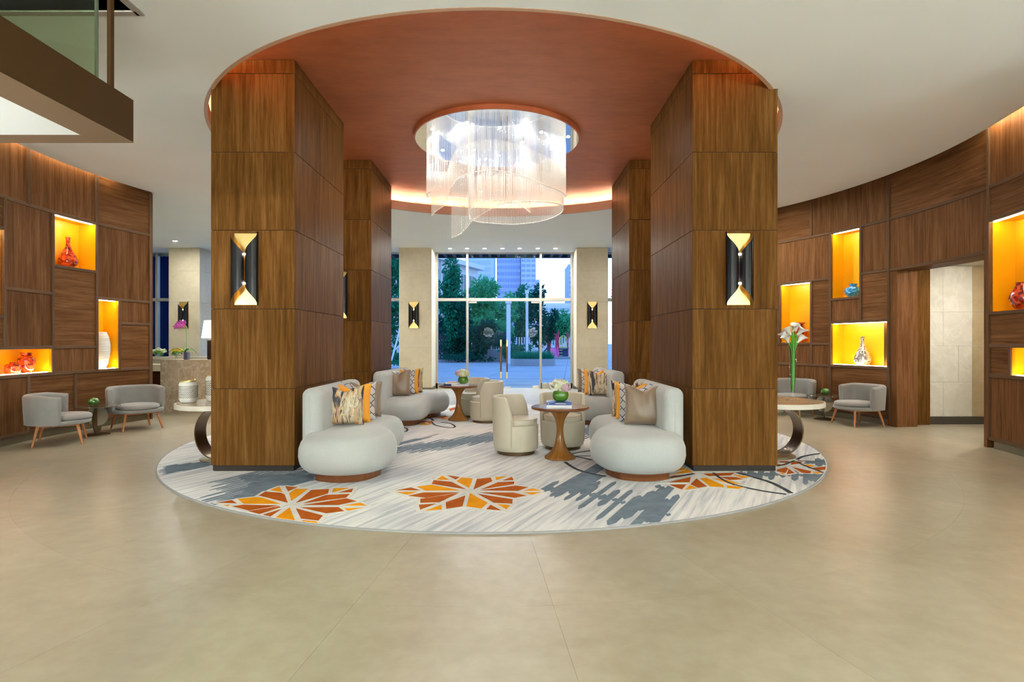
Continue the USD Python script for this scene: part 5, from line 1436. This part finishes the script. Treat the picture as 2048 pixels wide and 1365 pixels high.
pl = thing('planter', 'round-ended grey stone planter with grass in the plaza', 'planter', (1.22, 35.0, 0))
pp = spline([(-1.15, -.9), (.2, -1.25), (1.3, -.9), (1.25, 0.3), (.2, .8), (-1.1, .4)], 8)
ppoly = Polygon(pp)
obj('planter_wall', extr(ppoly.difference(ppoly.buffer(-.12)), -.02, .40), PAVE, pl, smooth=40)
obj('soil', extr(ppoly.buffer(-.11), -.02, .34), BARK, pl, smooth=False)
g_ = np.random.default_rng(77)
mats = []
while len(mats) < 2200:
    q = g_.uniform([-1.2, -1.3], [1.35, .9])
    if ppoly.buffer(-.10).contains(Point(q)):
        m = np.eye(4); a = g_.uniform(0, 6.28); h = g_.uniform(.3, .62)
        m[:3, 0] = (math.cos(a) * .03, math.sin(a) * .03, 0); m[:3, 1] = (g_.normal() * .12, g_.normal() * .12, h); m[:3, 2] = (-math.sin(a) * .03, math.cos(a) * .03, 0); m[:3, 3] = (q[0], q[1], .33)
        mats.append(m)
obj('grass', instances_mesh(np.array([(-.5, 0, 0), (.5, 0, 0), (.2, .7, .2), (0, 1, .6)]), [(0, 1, 2, 3)], np.array(mats)), LF['mid'], pl, smooth=False, kind='stuff')

LIL = plain('lilac_post', (0.62, 0.60, 0.66), 0.6)
for px, w_, yt, Y, lab in ((1017, 4.2, 607, 37.5, 'square lilac grey post left of the planter'), (1054, 2.6, 587, 38.5, 'square lilac grey post rising from the planter')):
    c = P(px, yt, Y)
    t = thing('plaza_post', lab, 'post', (c[0], Y, -.02))
    w2 = w_ / F * Y
    obj('shaft', bx(-w2, w2, -w2, w2, 0, c[2], .01), LIL, t, smooth=False)
    obj('cap', bx(-w2 * 1.5, w2 * 1.5, -w2 * 1.5, w2 * 1.5, c[2], c[2] + .22, .01), LIL, t, smooth=False)
tp = thing('tree_prop', 'white slanted pole propping the tree in the slit left of the pillar', 'pole', (0, 0, 0))
a, b = P(783, 722, 28), P(801, 655, 28)
obj('pole', tube([a, b], .045, 8), plain('white_pole', (0.7, 0.7, 0.7), 0.5), tp)
obj('brace', tube([P(787, 704, 28), P(801, 688, 28)], .03, 8), UsdShade.Material.Get(stage, '/World/Looks/white_pole'), tp)

# playground
pg = thing('playground_tower', 'red and yellow playground tower with a pink slide at the right of the door view', 'playground', (4.15, 50, -.02))
RED = plain('playground_red', (0.42, 0.02, 0.07), 0.4); PINK = plain('slide_pink', (0.80, 0.12, 0.30), 0.35); YEL = plain('playground_yellow', (0.62, 0.55, 0.14), 0.5); NAVY = plain('playground_navy', (0.03, 0.06, 0.16), 0.6)
for x, h in ((-.98, 2.05), (-.06, 2.45), (.78, 2.3)):
    for y in (0, .9):
        obj('post', cyl(.05, 0, h, 12, x, y), RED, pg, smooth=40)
arch = Polygon([(-.95, .75), (-.08, .75), (-.08, 2.0), (-.3, 2.15), (-.52, 2.2), (-.75, 2.15), (-.95, 2.0)]).difference(Polygon([(-.72, .7), (-.30, .7), (-.30, 1.45), (-.36, 1.62), (-.51, 1.7), (-.66, 1.62), (-.72, 1.45)]))
obj('arch_panel', mv(extr(arch, -.03, .03), 0, -.03, 0, rx=90), RED, pg, smooth=False)
obj('deck', bx(-1.0, .85, 0, .95, .82, .92), NAVY, pg, smooth=False)
V = []
for k in range(9):
    q = k / 8
    y = -.05 - 1.3 * q; z = .90 - .78 * (q ** .85) if q < .9 else .12
    for x, dz in ((-.36, .22), (-.30, .20), (-.27, 0), (.27, 0), (.30, .20), (.36, .22)):
        V.append((-.51 + x * (1 + .15 * q), y, z + dz))
Fc = [(k * 6 + j, k * 6 + j + 1, (k + 1) * 6 + j + 1, (k + 1) * 6 + j) for k in range(8) for j in range(5)]
obj('slide', tm(V, Fc), PINK, pg, smooth=40)
ar = [(.36 + .44 * math.cos(q), 0, 1.0 + 1.0 * math.sin(q)) for q in np.linspace(0, PI, 20)]
obj('arch_rail', tube(ar, .04, 8), YEL, pg)
for i in range(6):
    x = .04 + i * .13
    h = 1.0 + 1.0 * math.sqrt(max(0, 1 - ((x - .36) / .44) ** 2))
    obj('rail_bar', cyl(.02, .95, h, 8, x, 0), YEL, pg, smooth=40)
obj('lower_rail', bx(-.02, .82, -.03, .03, .92, 1.02), YEL, pg, smooth=False)
obj('side_panel', bx(-.02, .82, .3, .36, 0, .80), NAVY, pg, smooth=False)
for i in range(3):
    obj('rung', bx(0, .3, -.04, 0, .2 + i * .25, .25 + i * .25), YEL, pg, smooth=False)
for y in (.2, .8):
    obj('stair_rail', tube([(-1.0, y, 1.5), (-1.75, y, .55)], .035, 8), YEL, pg)
obj('stair_stringer', mv(bx(-.62, .62, .25, .75, -.05, .05), -1.4, 0, .45, ry=-50), NAVY, pg, smooth=False)
obj('base_edging', bx(-2.1, 1.3, -1.7, 1.6, 0, .16, .02), PAVE, pg, smooth=False)

# far buildings
def tower(name, lab, x0, x1, Y, h, col, bands, cols, z0=0, d=20., wcol=(0.16, 0.22, 0.36)):
    t = thing(name, lab, 'building', ((x0 + x1) / 2, Y, -.3))
    w_ = (x1 - x0) / 2
    mm = plain('facade_%d' % len(_used), col, 0.7)
    gm = plain('glazing_%d' % len(_used), wcol, 0.3)
    obj('block', bx(-w_, w_, 0, d, 0, h), mm, t, smooth=False)
    for i in range(bands):
        za = z0 + (h - z0) * (i + .28) / bands; zb = z0 + (h - z0) * (i + .78) / bands
        for j in range(cols):
            xa = -w_ + 2 * w_ * (j + .12) / cols; xb = -w_ + 2 * w_ * (j + .88) / cols
            obj('window', bx(xa, xb, -.12, .05, za, zb), gm, t, smooth=False)
    obj('parapet', bx(-w_ - .1, w_ + .1, -.1, d + .1, h, h + .8), mm, t, smooth=False)
HZ_ = (0.44, 0.50, 0.66)
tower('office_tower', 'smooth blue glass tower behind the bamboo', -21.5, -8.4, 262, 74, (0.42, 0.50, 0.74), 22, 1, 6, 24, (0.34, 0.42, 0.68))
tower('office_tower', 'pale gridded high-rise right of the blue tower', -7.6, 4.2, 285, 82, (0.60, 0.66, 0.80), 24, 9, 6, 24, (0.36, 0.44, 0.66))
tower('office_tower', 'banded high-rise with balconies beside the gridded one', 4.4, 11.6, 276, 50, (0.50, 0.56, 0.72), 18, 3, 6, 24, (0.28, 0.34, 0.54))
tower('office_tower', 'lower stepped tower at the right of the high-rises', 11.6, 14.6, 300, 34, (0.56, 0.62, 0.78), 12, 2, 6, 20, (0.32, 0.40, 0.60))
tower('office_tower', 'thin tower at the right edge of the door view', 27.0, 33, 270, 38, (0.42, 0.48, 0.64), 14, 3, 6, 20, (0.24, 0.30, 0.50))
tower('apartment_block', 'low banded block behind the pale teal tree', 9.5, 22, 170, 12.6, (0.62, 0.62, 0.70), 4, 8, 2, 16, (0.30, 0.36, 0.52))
bd2 = thing('concrete_building', 'low pale building with square windows behind the left bamboo', 'building', (-10.2, 62, 0), 66)
WB = plain('pale_concrete', (0.56, 0.56, 0.58), 0.8); GB = plain('dark_teal_window', (0.05, 0.10, 0.13), 0.25)
obj('block', bx(-7, 14, 0, 9, 0, 10.9), WB, bd2, smooth=False)
obj('roof_slab', bx(-7.6, 14.6, -.7, 9.5, 10.9, 11.5, .03), WB, bd2, smooth=False)
obj('ledge', bx(-7.2, 14.2, -.35, .1, 6.2, 6.6, .03), WB, bd2, smooth=False)
for i in range(9):
    x = -6.2 + i * 2.2
    for za, zb in ((7.3, 9.9), (3.2, 5.6)):
        f = obj('window', bx(x, x + 1.5, -.06, .1, za, zb), GB, bd2, smooth=False)
        obj('mullion', bx(x + .7, x + .8, -.09, -.05, za, zb), WB, f, smooth=False)
    obj('pilaster', bx(x - .45, x - .2, -.25, .05, 0, 10.9), WB, bd2, smooth=False)

cp = thing('entrance_canopy', 'dark slatted canopy above the glass doors outside', 'canopy', (0, 17.5, 0))
CM = plain('dark_canopy_slat', (0.07, 0.08, 0.10), 0.6)
for i in range(40):
    obj('slat', bx(-6.2 + i * .3, -6.2 + i * .3 + .09, .05, 2.0, 4.32, 4.46), CM, cp, smooth=False)
obj('fascia', bx(-6.3, 6.0, 2.0, 2.06, 4.30, 4.5), CM, cp, smooth=False)
obj('backing', bx(-6.3, 6.0, -.1, 2.06, 4.5, 4.56), plain('canopy_top', (0.3, 0.32, 0.36), 0.6), cp, smooth=False)
